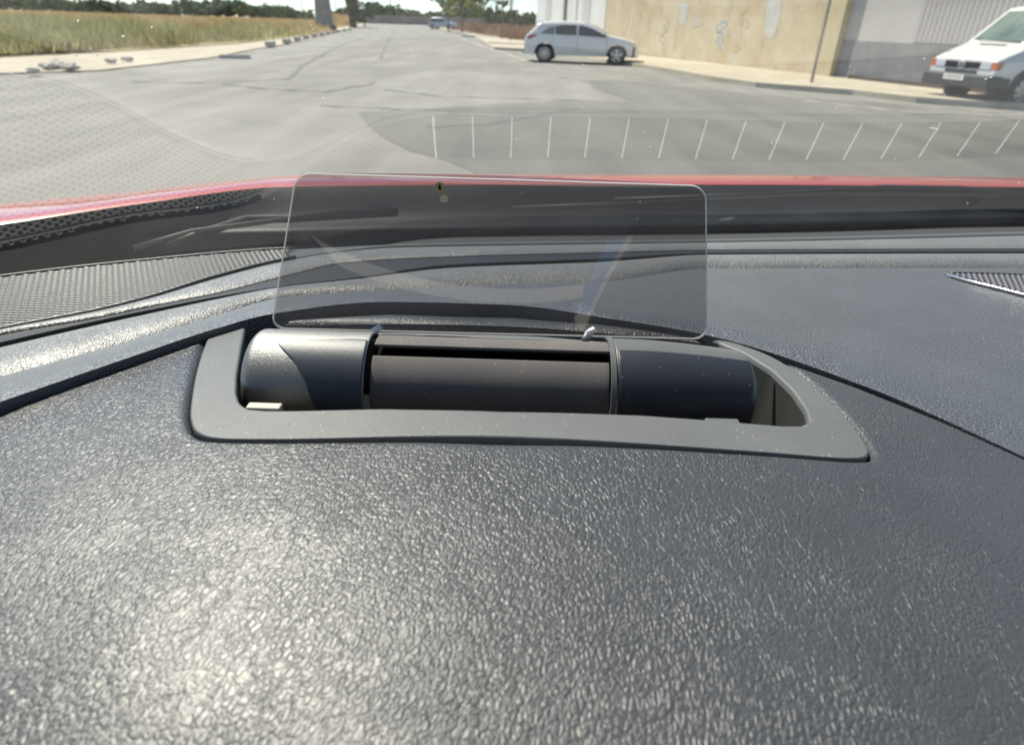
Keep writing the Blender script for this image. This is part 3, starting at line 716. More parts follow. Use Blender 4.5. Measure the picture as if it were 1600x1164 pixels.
# rubble at the near corner
for i, (px, py, sc_) in enumerate([(112, 113, .35), (92, 110, .45), (75, 112, .3), (55, 120, .25), (175, 102, .28), (200, 99, .3)]):
    x, y = G(px, py); bm = bmesh.new(); bmesh.ops.create_icosphere(bm, subdivisions=2, radius=sc_*.55)
    for v in bm.verts: v.co *= 1+rng.uniform(-.25, .25); v.co.z *= .45
    me = bpy.data.meshes.new('rock'); bm.to_mesh(me); bm.free(); me.materials.append(M['kerb'])
    o = link(bpy.data.objects.new('rock', me)); o.location = (x, y, .12); 
    tag(o, ['pinkish rock at the field corner, third from left in the cluster', 'largest rock in the cluster at the field corner', 'small rock in the cluster at the field corner, left of the largest', 'leftmost pale rock beside the sandy verge', 'pale rock at the edge of the green weeds, nearer the field', 'pale rock at the edge of the green weeds, nearer the road'][i], 'rock', 'rocks on the left verge')
# right pavement
pv = [G(985, 104), G(1050, 115), G(1110, 127), G(1180, 137), G(1290, 146), G(1330, 149), (8.6, 15.2), (13, 12.8), (30, 5), (32, 8), (12, 20), (9.5, 22), (5.3, 34), (4.0, 30.5), (3.3, 27.8)]
tag(sheet('pavement', pv, .12, M['pave'], .12), kind='structure')
tag(sheet('pavement', [(-1.5, 38), (1.5, 36), (3.6, 34.2), (2.2, 44), (-1.5, 60), (GX(700, 110), 110), (GX(690, 110), 110), (GX(742, 65), 65)], .12, M['pave'], .12), kind='structure')
# parking islands on the right of the street
for i, (x0, y0, x1, y1) in enumerate([(745, 53, 702, 51), (775, 61, 722, 58), (806, 73, 763, 71)]):
    a, b = Vector(G(x0, y0)), Vector(G(x1, y1)); d = (b-a).normalized(); n_ = Vector((-d.y, d.x))*-1
    if n_.y < 0: n_ = -n_
    q = [a, b, b+n_*2.2, a+n_*2.2]
    tag(sheet('parking_island', [tuple(p) for p in q], .17, M['kerb'], .17), ['farthest low kerbed parking island right of the street', 'middle low kerbed parking island right of the street', 'nearest low kerbed parking island beside the white hatchback'][i], 'island', 'kerbed parking islands')

# ================================================================== VEGETATION
def leafmat(name, c1, c2):
    m = mat(name, c1, .7, col2=c2, vscale=.8, lo=.3, hi=.7, detail=5); 
    n = m.node_tree; b = n.nodes['Principled BSDF']; t = n.nodes.new('ShaderNodeBsdfTranslucent'); x = n.nodes.new('ShaderNodeMixShader'); x.inputs[0].default_value = .42
    n.links.new(b.inputs['Base Color'].links[0].from_socket, t.inputs[0]); n.links.new(b.outputs[0], x.inputs[1]); n.links.new(t.outputs[0], x.inputs[2]); n.links.new(x.outputs[0], n.nodes['Material Output'].inputs[0]); return m
M['dry'] = leafmat('dry_grass', (.42, .30, .13), (.56, .43, .22)); M['weed'] = leafmat('green_weed', (.26, .28, .11), (.48, .43, .22)); M['straw'] = leafmat('grey_straw', (.32, .29, .17), (.46, .41, .26))
M['dkgreen'] = leafmat('dark_leaves', (.045, .075, .03), (.09, .12, .05)); M['ltgreen'] = leafmat('bright_leaves', (.20, .25, .05), (.32, .36, .09)); M['bark'] = mat('bark', (.14, .11, .08), .9, col2=(.22, .18, .14), vscale=6)
def blades(name, pts, hs, mat_, label, per=10, spread=.35, wd=.03):
    n = len(pts); P = np.repeat(np.array(pts, float), per, axis=0); Hh = np.repeat(np.array(hs, float), per)*rng.uniform(.45, 1.1, n*per)
    N = n*per; base = P[:, :2]+rng.normal(0, spread, (N, 2)); z = P[:, 2]
    a = rng.uniform(0, 2*np.pi, N); w_ = wd*rng.uniform(.6, 1.6, N); lean = rng.normal(0, .28, (N, 2))*Hh[:, None]
    v = np.zeros((N, 3, 3)); v[:, 0, 0] = base[:, 0]-np.cos(a)*w_; v[:, 0, 1] = base[:, 1]-np.sin(a)*w_; v[:, 0, 2] = z
    v[:, 1, 0] = base[:, 0]+np.cos(a)*w_; v[:, 1, 1] = base[:, 1]+np.sin(a)*w_; v[:, 1, 2] = z
    v[:, 2, 0] = base[:, 0]+lean[:, 0]; v[:, 2, 1] = base[:, 1]+lean[:, 1]; v[:, 2, 2] = z+Hh
    me = bpy.data.meshes.new(name); me.vertices.add(N*3); me.vertices.foreach_set('co', v.ravel()); me.loops.add(N*3); me.loops.foreach_set('vertex_index', np.arange(N*3))
    me.polygons.add(N); me.polygons.foreach_set('loop_start', np.arange(0, N*3, 3)); me.polygons.foreach_set('loop_total', np.full(N, 3)); me.update(); me.validate()
    me.materials.append(mat_); o = link(bpy.data.objects.new(name, me)); return tag(o, label, 'grass', kind='stuff')
def fieldpts(n, y0, y1, px0, px1, dens=None):
    out = []
    while len(out) < n:
        y = math.exp(rng.uniform(math.log(y0), math.log(y1))); px = rng.uniform(px0, px1); x = GX(px, y)
        if x < np.interp(y, [16, 19, 24, 34, 58, 190], [-30, -15.3, -14.3, -13.9, -16.8, LKf[0]-6.5])-.2:
            if dens is None or rng.uniform() < dens(px, y, x): out.append((x, y, .12))
    return out
pts = fieldpts(4200, 19, 47, -60, 300, lambda px, y, x: (1 if px < 120+(y-19)*4 else .35)*(1 if math.sin(x*1.1+1.7*math.sin(y*.5))+math.sin(y*.9+x*.35) > -.5 else .06))
blades('grass', pts, [max(.12, rng.normal(.38, .18))*(1.3 if p[1] > 28 else .85) for p in pts], M['weed'], 'green weeds growing at the near left corner of the field', 12, .3, .03)
pts = fieldpts(2600, 17, 40, -60, 420); blades('grass', pts, [rng.uniform(.15, .45) for p in pts], M['straw'], 'grey straw stubble scattered over the near field', 9, .3, .02)
pts = fieldpts(5000, 48, 170, -80, 520); blades('grass', pts, [rng.uniform(.3, .85) for p in pts], M['dry'], 'golden dry grass across the middle of the field', 9, .8, .07)
pts = fieldpts(2000, 36, 75, -60, 480, lambda px, y, x: 1 if math.sin(x*.3+y*.13) > .1 else .1); blades('grass', pts, [rng.uniform(.3, .8) for p in pts], M['weed'], 'patches of grey green weeds in the middle field', 9, .6, .05)
pts = [(GX(px, y), y, .12) for px, y in zip(rng.uniform(520, 592, 900), rng.uniform(92, 150, 900))]; pts = [p for p in pts if p[0] < np.interp(p[1], [58, 190], [-17, LKf[0]-1])-1.2]
blades('grass', pts, [rng.uniform(.9, 1.9) for p in pts], M['dry'], 'tall golden reeds beside the road behind the concrete pillar', 12, .8, .09)
def leaves(cs, rs, per, size, name, m_, parent, label=None):
    cs = np.array(cs, float); rs = np.array(rs, float); N = len(cs)*per
    d = rng.normal(0, 1, (N, 3)); d /= np.linalg.norm(d, axis=1)[:, None]; d *= rng.uniform(.3, 1, (N, 1))**.5
    c = np.repeat(cs, per, 0)+d*np.repeat(rs, per)[:, None]*np.array([1, 1, .75])
    a = rng.normal(0, 1, (N, 3)); a /= np.linalg.norm(a, axis=1)[:, None]; b = np.cross(a, rng.normal(0, 1, (N, 3))); b /= np.linalg.norm(b, axis=1)[:, None]
    s = size*rng.uniform(.6, 1.4, (N, 1)); v = np.stack([c-a*s, c+b*s*.5, c+a*s, c-b*s*.5], 1)
    me = bpy.data.meshes.new(name); me.vertices.add(N*4); me.vertices.foreach_set('co', v.ravel()); me.loops.add(N*4); me.loops.foreach_set('vertex_index', np.arange(N*4))
    me.polygons.add(N); me.polygons.foreach_set('loop_start', np.arange(0, N*4, 4)); me.polygons.foreach_set('loop_total', np.full(N, 4)); me.update(); me.validate()
    me.materials.append(m_); return link(bpy.data.objects.new(name, me), parent)
def tree(px, y, h, cr_, m_, label, group=None, nc=22, per=60, size=.22, stem=.12, crown_lo=.4, name='tree'):
    x = GX(px, y); t = empty(name, (x, y, .0)); tag(t, label, 'tree', group)
    mb = MB(); mb.tube([(0, 0, 0), (.05, .02, h*.3), (-.04, .05, h*.6), (0, 0, h*.85)], [stem, stem*.8, stem*.6, stem*.2], 7)
    cs = []; rs = []
    for i in range(nc):
        a = rng.uniform(0, 2*math.pi); r_ = cr_*math.sqrt(rng.uniform(0, 1))*.8; z = h*(crown_lo+(1-crown_lo)*rng.uniform(.1, .95)); r_ *= 1.1-.5*abs((z/h-crown_lo)/(1-crown_lo)-.4)
        cs.append((r_*math.cos(a), r_*math.sin(a), z)); rs.append(cr_*rng.uniform(.18, .36))
        if i < 7: mb.tube([(0, 0, h*.45*rng.uniform(.7, 1.1)), (cs[-1][0]*.6, cs[-1][1]*.6, z*.8), cs[-1]], [stem*.45, stem*.3, .02], 5)
    mb.build('trunk', M['bark'], t, True); leaves(cs, rs, per, size, 'crown', m_, t); return t
# right-hand street trees
tree(722, 84, 5.2, 2.6, M['ltgreen'], 'yellow green street tree with drooping leaves behind the silver car', 'trees right of the street', 20, 60, .26)
tree(700, 96, 5.6, 3.2, M['dkgreen'], 'dark leafy tree directly above the parked silver car', 'trees right of the street', 20, 50, .25)
tree(752, 92, 6.0, 3.4, M['dkgreen'], 'dark spreading tree right of the yellow green tree', 'trees right of the street', 18, 45, .25)
tree(784, 56, 4.3, .9, M['dkgreen'], 'thin sapling with sparse crown nearest the sky gap', 'thin saplings by the parking', 7, 22, .14, .05, .75)
tree(797, 52, 4.4, .9, M['dkgreen'], 'thin sapling with bare stem beside the white hatchback', 'thin saplings by the parking', 7, 22, .14, .05, .75)
for i, (px, y, h) in enumerate([(768, 110, 3.0), (792, 105, 2.6), (806, 98, 2.8), (825, 120, 2.2)]):
    tree(px, y, h, 1.7, M['dkgreen'], ['dark round shrub in dry ground under the spreading tree', 'dark shrub between the two thin saplings', 'dark shrub right of the thin saplings', 'low shrub at the foot of the white building'][i], 'dark shrubs on the dry ground', 12, 50, .2, .08, .1, 'shrub')
# far tree lines
cs = []; rs = []
for px in np.linspace(-80, 480, 230):
    y = rng.uniform(200, 235); h = 2.6+1.6*max(0, math.sin(px*.021+1))+.9*math.sin(px*.09)+rng.uniform(-.5, .8); x = GX(px, y)
    for k in range(3): cs.append((x+rng.normal(0, 2), y, max(.8, h*rng.uniform(.3, .85)))); rs.append(rng.uniform(1.1, 1.9))
tag(leaves(cs, rs, 26, .65, 'far_hedge', M['dkgreen'], None), 'dark line of far trees beyond the field on the left', 'trees', kind='stuff')
cs = []; rs = []
for px in np.linspace(520, 850, 150):
    y = rng.uniform(215, 245); h = 3.4+1.5*math.sin(px*.045)+rng.uniform(-.5, .8); x = GX(px, y)
    for k in range(3): cs.append((x+rng.normal(0, 2), y, max(.8, h*rng.uniform(.3, .85)))); rs.append(rng.uniform(1.2, 2.2))
tag(leaves(cs, rs, 26, .7, 'far_hedge', M['dkgreen'], None), 'dark far trees behind the wall at the end of the road', 'trees', kind='stuff')
# dry scrub right of the street
pts = [(GX(px, y), y, .0) for px, y in zip(rng.uniform(715, 850, 1500), rng.uniform(62, 150, 1500))]; pts = [p for p in pts if p[0] > np.interp(p[1], [38, 60, 110, 190], [3, GX(795, 60), GX(722, 110), GX(700, 190)])]
M['rust'] = leafmat('rusty_scrub', (.22, .13, .08), (.34, .22, .13))
blades('grass', pts, [rng.uniform(.5, 1.3) for p in pts], M['rust'], 'reddish dry scrub behind the parking on the right of the street', 12, .6, .07)
# palm
x = GX(552, 104); pm = empty('palm_tree', (x, 104, 0)); tag(pm, 'palm tree with a thick shaggy trunk beyond the concrete pillar', 'palm tree')
mb = MB(); mb.tube([(0, 0, 0), (0, 0, 1.2), (.05, 0, 3.0), (0, 0, 4.4), (0, 0, 5.6)], [.55, .5, .85, 1.15, .5], 14); mb.build('trunk', mat('shaggy_palm', (.12, .09, .06), .95, col2=(.07, .06, .04), vscale=5, bump=1, bscale=9, bdist=.1), pm, True)
cs = []
for k in range(26):
    a = 2*math.pi*k/26+rng.uniform(-.1, .1); up = rng.uniform(-.5, 1.1); L_ = rng.uniform(2.2, 3.0); mb = MB(); r0 = []; r1 = []
    for j in range(8):
        t = j/7; r_ = L_*t; z = 5.3+up*r_*.9-1.0*t*t*L_*.5*(1.2 if up > 0 else .5); c = Vector((math.cos(a)*r_, math.sin(a)*r_, z)); wv = Vector((-math.sin(a), math.cos(a), 0))*(.34*math.sin(math.pi*min(1, t*.9+.08)))
        r0.append(c-wv-Vector((0, 0, .12))); r1.append(c+wv-Vector((0, 0, .12)))
    mid = [(p+q)/2+Vector((0, 0, .14)) for p, q in zip(r0, r1)]
    mb.grid([r0, mid, r1]).build('frond', M['dkgreen'], pm)
tree(570, 112, 3.6, 1.7, M['dkgreen'], 'rounded green bush right beside the palm trunk', None, 14, 50, .25, .1, .15, 'bush')

# ================================================================== WALLS, BUILDINGS, POLES
M['conc'] = mat('weathered_concrete', (.27, .25, .23), .9, col2=(.36, .34, .31), vscale=2, bump=.3, bscale=20, bdist=.02)
x0, x1 = GX(570, 190), GX(680, 190)
fw = MB().box((x0-6, 192, 0), (x1+14, 192.4, 2.0)).build('end_wall', mat('grey_block_wall', (.22, .20, .18), .9, col2=(.30, .27, .25), vscale=.4)); tag(fw, 'long low grey wall across the far end of the road', 'wall')
x, y = G(508, 48); t = empty('concrete_pillar', (x, y, 0)); tag(t, 'tapering grey concrete pillar at the left roadside', 'pillar')
sw = 1.0*y/87
mb = MB(); v = [(-sw, -.5, 0), (sw*1.05, -.5, 0), (sw*1.05, .5, 0), (-sw, .5, 0), (-sw*.75, -.35, 3.6), (sw*.72, -.35, 3.6), (sw*.72, .35, 3.6), (-sw*.75, .35, 3.6)]
mb.add(v, [(0,3,2,1),(4,5,6,7),(0,1,5,4),(1,2,6,5),(2,3,7,6),(3,0,4,7)]).build('shaft', M['conc'], t, bevel=.04)
MB().box((-sw*.74, -.33, 3.6), (-sw*.38, .33, 7)).build('upright', M['conc'], t); MB().box((sw*.32, -.33, 3.6), (sw*.71, .33, 7)).build('upright', M['conc'], t)
MB().box((-sw*1.1, -.65, 0), (sw*1.25, .65, .5)).build('footing', mat('dark_stone', (.10, .09, .08), .9), t, bevel=.08)
# far pylons
for i, (px, h) in enumerate([(28, 8), (345, 9), (475, 8.5), (527, 8), (612, 13)]):
    y = 230; x = GX(px, y); mb = MB(); mb.tube([(0, 0, 0), (0, 0, h*1.6)], [.16, .10], 6); o = mb.build('pole', M['conc']); o.location = (x, y, 0)
    tag(o, ['thin far pole at the left edge above the tree line', 'thin far pole left of the middle of the field horizon', 'thin far pole just left of the concrete pillar', 'thin far pole between pillar and palm', 'thin far pole above the end of the road'][i], 'pole', 'far poles on the horizon')
# beige wall
wall_m = mat('beige_render', (.58, .47, .30), .95, col2=(.70, .60, .43), vscale=.9, detail=9, bump=.4, bscale=15, bdist=.02)
def addstain(m_, col, scale, lo, hi, amt, stretch=(1, 1, 1)):
    n = m_.node_tree; L = n.links.new; b = n.nodes['Principled BSDF']; tc = n.nodes['Texture Coordinate']
    src = b.inputs['Base Color'].links[0].from_socket
    mp = n.nodes.new('ShaderNodeMapping'); mp.inputs['Scale'].default_value = stretch; L(tc.outputs['Object'], mp.inputs[0])
    nz = n.nodes.new('ShaderNodeTexNoise'); nz.inputs['Scale'].default_value = scale; nz.inputs['Detail'].default_value = 9; nz.inputs['Roughness'].default_value = .7; L(mp.outputs[0], nz.inputs[0])
    r = n.nodes.new('ShaderNodeMapRange'); r.inputs[1].default_value = lo; r.inputs[2].default_value = hi; r.inputs[4].default_value = amt; L(nz.outputs[0], r.inputs[0])
    mx = n.nodes.new('ShaderNodeMix'); mx.data_type = 'RGBA'; L(r.outputs[0], mx.inputs[0]); L(src, mx.inputs[6]); mx.inputs[7].default_value = (*col, 1); L(mx.outputs[2], b.inputs['Base Color'])
addstain(wall_m, (.26, .21, .15), 1.1, .56, .74, .7, (2.2, 2.2, 1)); addstain(wall_m, (.62, .34, .17), .8, .55, .8, .5); addstain(wall_m, (.70, .66, .56), .7, .58, .66, .6)
A = Vector(G(1293, 126)); B = Vector(G(1000, 91)); dw = (B-A).normalized(); nw = Vector((-dw.y, dw.x));  nw = nw if nw.x < 0 else -nw
ang = math.atan2(dw.y, dw.x)
def wall_obj(name, a, L0, L1, th, h, m_, parent=None, z0=.1):
    Mx = Matrix.Translation((a.x, a.y, 0)) @ Matrix.Rotation(ang, 4, 'Z')   # local x along the wall, +y away from the street?
    return MB().box((L0, -th, z0), (L1, 0, h), Mx).build(name, m_, parent)
Mw = Matrix.Translation((A.x, A.y, 0)) @ Matrix.Rotation(ang, 4, 'Z')
side = 1 if (Mw.to_3x3() @ Vector((0, 1, 0))).to_2d().dot(nw) > 0 else -1     # local y sign facing the street
def wbox(mb, l0, l1, d0, d1, z0, z1): return mb.box((l0, min(side*d0, side*d1), z0), (l1, max(side*d0, side*d1), z1), Mw)
LW = 16.6
bw = empty('beige_wall', (A.x, A.y, 0)); tag(bw, 'long cracked beige rendered wall with graffiti behind the white hatchback', 'wall')
def unparent_offset(o, par): o.matrix_parent_inverse = par.matrix_basis.inverted(); return o
def wpart(name, mb, m_, par, bevel=0):
    o = mb.build(name, m_, par, bevel=bevel); o.location = -Vector(par.location); return o
wpart('render', wbox(MB(), .45, LW, -.35, 0, .1, 6.5), wall_m, bw)
wpart('end_pier', wbox(MB(), -.1, .45, -.45, .07, .1, 6.5), mat('pier_render', (.56, .46, .28), .95, col2=(.64, .56, .38), vscale=1.5), bw)
M['blue'] = mat('blue_spray', (.30, .42, .58), .9, col2=(.46, .52, .56), vscale=6); M['wpaint'] = mat('white_paint_patch', (.66, .65, .60), .9, col2=(.58, .57, .5), vscale=5); M['gspray'] = mat('grey_spray', (.26, .25, .20), .9, col2=(.42, .37, .27), vscale=5)
def on_wall(px, py, off=.004):
    d = ray(px, py); n3 = Vector((nw.x, nw.y, 0)); a3 = Vector((A.x, A.y, 0))+n3*off; o3 = Vector((0, 0, EYE)); t = (a3-o3).dot(n3)/d.dot(n3); return o3+d*t
def stroke(name, pts, wd, m_, par, label=None, off=.004):
    P = []
    for i in range(len(pts)-1):
        for k in range(4):
            t = k/4; P.append(on_wall(pts[i][0]*(1-t)+pts[i+1][0]*t+rng.normal(0, .2), pts[i][1]*(1-t)+pts[i+1][1]*t, off))
    P.append(on_wall(*pts[-1], off)); n3 = Vector((nw.x, nw.y, 0)); a, b = [], []
    for i, p in enumerate(P):
        d = (P[min(i+1, len(P)-1)]-P[max(0, i-1)]).normalized(); q = d.cross(n3).normalized()*wd; a.append(p+q); b.append(p-q)
    o = MB().grid([a, b]).build(name, m_, par); o.location = -Vector(par.location)
    if label: o['label'] = label
    return o
stroke('graffiti', [(1124, 40), (1130, 34), (1138, 36), (1133, 44), (1126, 46)], .035, M['blue'], bw, 'light blue spray-paint scribble')
for pts in ([(1120, 52), (1128, 50), (1132, 54), (1122, 60), (1118, 66), (1126, 68), (1131, 62)], [(1125, 70), (1123, 76), (1128, 78)], [(1121, 38), (1118, 48), (1126, 52)], [(940, 12), (946, 18), (940, 24), (938, 34), (945, 34)], [(936, 14), (937, 34)]): stroke('graffiti', pts, .03, M['blue'], bw)
for pts in ([(1040, 26), (1046, 36), (1036, 44), (1044, 52)], [(1048, 40), (1030, 62), (1036, 70)], [(1026, 52), (1040, 60), (1034, 72)], [(1000, 20), (1004, 30), (998, 38)], [(985, 0), (983, 24), (980, 50)], [(992, 4), (990, 36), (986, 58)], [(1150, 70), (1156, 76), (1148, 84)], [(1165, 30), (1172, 40), (1164, 46)], [(1170, 12), (1158, 26)]): stroke('scribble', pts, .012, M['gspray'], bw)
def blob(name, pts, m_, par, off=.006):
    o = MB().add([on_wall(a, b, off) for a, b in pts], [tuple(range(len(pts)))]).build(name, m_, par); o.location = -Vector(par.location); return o
blob('paint_patch', [(1063, 8), (1070, 3), (1076, 8), (1074, 26), (1068, 42), (1062, 36)], M['wpaint'], bw)
blob('paint_patch', [(1199, -12), (1221, -12), (1222, 6), (1218, 30), (1210, 55), (1202, 62), (1195, 52), (1197, 22)], M['wpaint'], bw)
blob('paint_patch', [(1080, 26), (1092, 28), (1100, 34), (1094, 42), (1080, 44)], mat('faded_patch', (.60, .55, .44), .9), bw)
# white building further along the same line
M['white'] = mat('white_render', (.74, .74, .70), .9, col2=(.80, .80, .77), vscale=.6); M['shade'] = mat('shutter_grey', (.60, .60, .56), .8)
wbp = A+dw*LW; hb = empty('white_building', (wbp.x, wbp.y, 0)); tag(hb, 'white rendered building with closed shutters beyond the beige wall', 'building')
L2 = LW+10.6
wpart('facade', wbox(MB(), LW+.02, L2, -6, .02, .1, 7.5), M['white'], hb)
for l0, l1 in ((LW+2.0, LW+3.1), (LW+8.0, LW+8.9)):
    o = wpart('window', wbox(MB(), l0, l1, .02, .05, 1.3, 3.6), M['white'], hb); q = wbox(MB(), l0+.1, l1-.1, .05, .058, 1.42, 3.5).build('shutter', M['shade'], o)
wpart('pilaster', wbox(MB(), LW+5.6, LW+6.1, .02, .16, .1, 7.5), M['white'], hb)
p = A+dw*(LW+4.7)+nw*.35; o = MB().tube([(0, 0, 0), (0, 0, 7)], .055, 10).build('street_pole', M['rubber'], smooth=True); o.location = (p.x, p.y, .1); tag(o, 'dark thin pole standing against the white building', 'pole')
# grey building right of the pier
gm = mat('grey_render', (.50, .475, .45), .9, col2=(.58, .56, .53), vscale=.8, detail=8); gm2 = mat('slate_dado', (.25, .25, .262), .9, col2=(.32, .318, .32), vscale=1.0, detail=8, bump=.2, bscale=20, bdist=.01); addstain(gm2, (.13, .115, .10), .9, .5, .7, .5)
gmr = mat('mauve_reflection_stripe', (.47, .44, .43), .5, col2=(.52, .49, .475), vscale=1)  # stripe colour standing for the reflected vent slats
gb = empty('grey_building', (A.x, A.y, 0)); tag(gb, 'grey rendered industrial building with a darker dado behind the white van', 'building')
def wbox2(*a): return wbox(*a)
wpart('dado', wbox(MB(), -8.5, -.102, -6, -.12, .05, 1.10), gm2, gb)
wpart('upper_wall', wbox(MB(), -8.5, -.102, -6, -.14, 1.10, 7), gm, gb)
wpart('plinth', wbox(MB(), -8.5, -.9, -.115, .10, .05, .22), mat('plinth_dark', (.10, .08, .07), .9), gb)
l = -2.6
rib0 = None
while l > -8.4:
    wpart('vent_reflection_rib', wbox(MB(), l-.13, l, -.136, -.118, 1.13, 7), gmr, gb); l -= .15  # ribs imitate the air vent slats mirrored in the windshield, not building cladding
# sign post
x, y = G(1266, 137); o = MB().tube([(0, 0, 0), (0.0, 0, 5.2)], .038, 12).build('sign_post', mat('galvanised', (.36, .37, .39), .45, metal=.6), smooth=True); o.location = (x, y, .1); tag(o, 'grey metal post standing on the pavement in front of the beige wall', 'post')

# ================================================================== VEHICLES
M['wcar'] = mat('white_car_paint', (.76, .75, .71), .3, coat=.8); M['silver'] = mat('silver_car_paint', (.42, .44, .48), .3, metal=.5, coat=.6); M['glass'] = mat('dark_car_glass', (.03, .045, .042), .06, spec=.8)
M['glass2'] = mat('pale_car_glass', (.16, .23, .19), .1, spec=.8, col2=(.07, .11, .09), vscale=2)
M['rim'] = mat('alloy', (.55, .53, .50), .35, metal=.7); M['tyre'] = mat('tyre', (.025, .025, .027), .85); M['tail'] = mat('red_lens', (.35, .015, .02), .15, coat=1); M['orange'] = mat('orange_lens', (.62, .14, .03), .2, coat=1); M['lens'] = mat('clear_lens', (.62, .66, .72), .12, coat=1); M['dkp'] = mat('dark_bumper_plastic', (.035, .038, .042), .6); M['plate'] = mat('number_plate', (.75, .75, .72), .5)
def vehicle(name, label, cat, loc, rz, zt_pts, arches, hw, belt, tumb, zb0, paint, wr, side_w, top_w, plan, crown=.03):
    V0 = empty(name, (loc[0], loc[1], loc[2] if len(loc) > 2 else 0), rz); tag(V0, label, cat)
    zx = [p[0] for p in zt_pts]; zz = [p[1] for p in zt_pts]
    xs_ = sorted(set([round(v_, 3) for v_ in np.linspace(zx[0], zx[-1], 110)]+zx+[round(a+wr*1.15*math.cos(t), 3) for a in arches for t in np.linspace(0, math.pi, 17)]))
    zt = lambda x: float(np.interp(x, zx, zz))
    def zb(x):
        z = zb0
        for a in arches:
            if abs(x-a) < wr*1.15: z = max(z, wr+math.sqrt(max(0, (wr*1.15)**2-(x-a)**2))*.98)
        return min(z, zt(x)-.05)
    pl = lambda x: float(np.interp(x, [p[0] for p in plan], [p[1] for p in plan]))
    def wd(x, z):
        w_ = hw*pl(x)
        if z < .45: w_ *= 1-.07*((.45-z)/.25)**2
        if z > belt: w_ -= (z-belt)*tumb
        elif z > .5: w_ -= .03*((z-.5)/(belt-.5))**2*1.0
        if z > belt: w_ -= .03
        return w_
    rows = []
    for x in xs_:
        a, b = zb(x), zt(x); prof = []
        for u in np.linspace(0, 1, 12):
            z = a+(b-.03-a)*u; prof.append((wd(x, z)-(.0 if u < 1 else .012), z))
        we, ze = prof[-1]; prof.append((we-.035, b-.006))
        for fr_ in (.85, .6, .3): prof.append(((we-.035)*fr_, b-.006+crown*(1-fr_**2)))
        prof.append((0, b-.006+crown)); L_ = [Vector((x, y_, z)) for y_, z in prof]
        rows.append(L_+[Vector((x, -q.y, q.z)) for q in reversed(L_[:-1])])
    mb = MB().grid(rows); n_ = len(rows[0]); last = len(rows)-1
    mb.f.append(tuple(range(n_))); mb.f.append(tuple(reversed(range(last*n_, last*n_+n_))))
    body = mb.build('body', paint, V0, True); body.modifiers.new('e', 'EDGE_SPLIT').split_angle = rad(38)
    MB().box((zx[0]+.15, -hw*.86, zb0+.02), (zx[-1]-.15, hw*.86, .62)).build('underbody', M['black'], V0)
    for nm, x0_, x1_, zl, zh_, mm in side_w:
        for sgn in (1, -1):
            rr_ = []
            for j in range(5):
                row = []
                for i in range(15):
                    x = x0_+(x1_-x0_)*i/14; lo_, hi_ = zl(x), zh_(x); z = lo_+(hi_-lo_)*j/4; row.append(Vector((x, sgn*(wd(x, z)+.008), z)))
                rr_.append(row)
            MB().grid(rr_, sgn > 0).build(nm, mm, V0, True)
    for nm, x0_, x1_, fr_, mm in top_w:
        rr_ = []
        for i in range(9):
            x = x0_+(x1_-x0_)*i/8; b = zt(x); we = wd(x, b-.03)-.047; sl_ = (zt(x+.02)-zt(x-.02))/.04; nx, nz = -sl_/math.hypot(1, sl_), 1/math.hypot(1, sl_)
            rr_.append([Vector((x+nx*.010, we*f_, b-.006+crown*(1-f_*f_)+nz*.010)) for f_ in np.linspace(-fr_, fr_, 11)])
        MB().grid(rr_).build(nm, mm, V0, True)
    return V0, wd, zt
def wheel(V0, x, y, r, wdt, ns=5, spw=.10):
    sg = 1 if y > 0 else -1
    pr = [(r*.66, -.5), (r*.9, -.5), (r*.98, -.42), (r, -.25), (r, .25), (r*.98, .42), (r*.9, .5), (r*.68, .5), (r*.66, .3)]; rows = []
    for k in range(33):
        a = 2*math.pi*k/32; rows.append([Vector((x+rr_*math.cos(a), y+u*wdt*sg, r+rr_*math.sin(a))) for rr_, u in pr])
    wh = MB().grid(rows).build('wheel', M['tyre'], V0, True)
    mb = MB(); yo = y+sg*wdt*.36
    mb.add([(x+r*.67*math.cos(2*math.pi*k/28), y+sg*wdt*.1, r+r*.67*math.sin(2*math.pi*k/28)) for k in range(28)], [tuple(range(28))]); mb.build('brake_disc', M['black'], wh)
    mb = MB(); ring = []
    for k in range(29):
        a = 2*math.pi*k/28; ring.append([Vector((x+q*r*math.cos(a), yo+sg*e, r+q*r*math.sin(a))) for q, e in ((.68, 0), (.66, .012), (.60, .012), (.58, -.03))])
    mb.grid(ring)
    for k in range(ns):
        a = 2*math.pi*(k+.25)/ns; c, s = math.cos(a), math.sin(a); t_ = Vector((-s, 0, c)); e = Vector((c, 0, s)); o3 = Vector((x, yo, r))
        w0, w1 = spw*r*1.1, spw*r*1.5
        mb.add([o3+e*r*.08-t_*w0+Vector((0, sg*.012, 0)), o3+e*r*.08+t_*w0+Vector((0, sg*.012, 0)), o3+e*r*.62+t_*w1, o3+e*r*.62-t_*w1], [(0, 1, 2, 3)])
    mb.add([(x+r*.15*math.cos(2*math.pi*k/12), yo+sg*.02, r+r*.15*math.sin(2*math.pi*k/12)) for k in range(12)], [tuple(range(12))])
    mb.build('rim', M['rim'], wh)
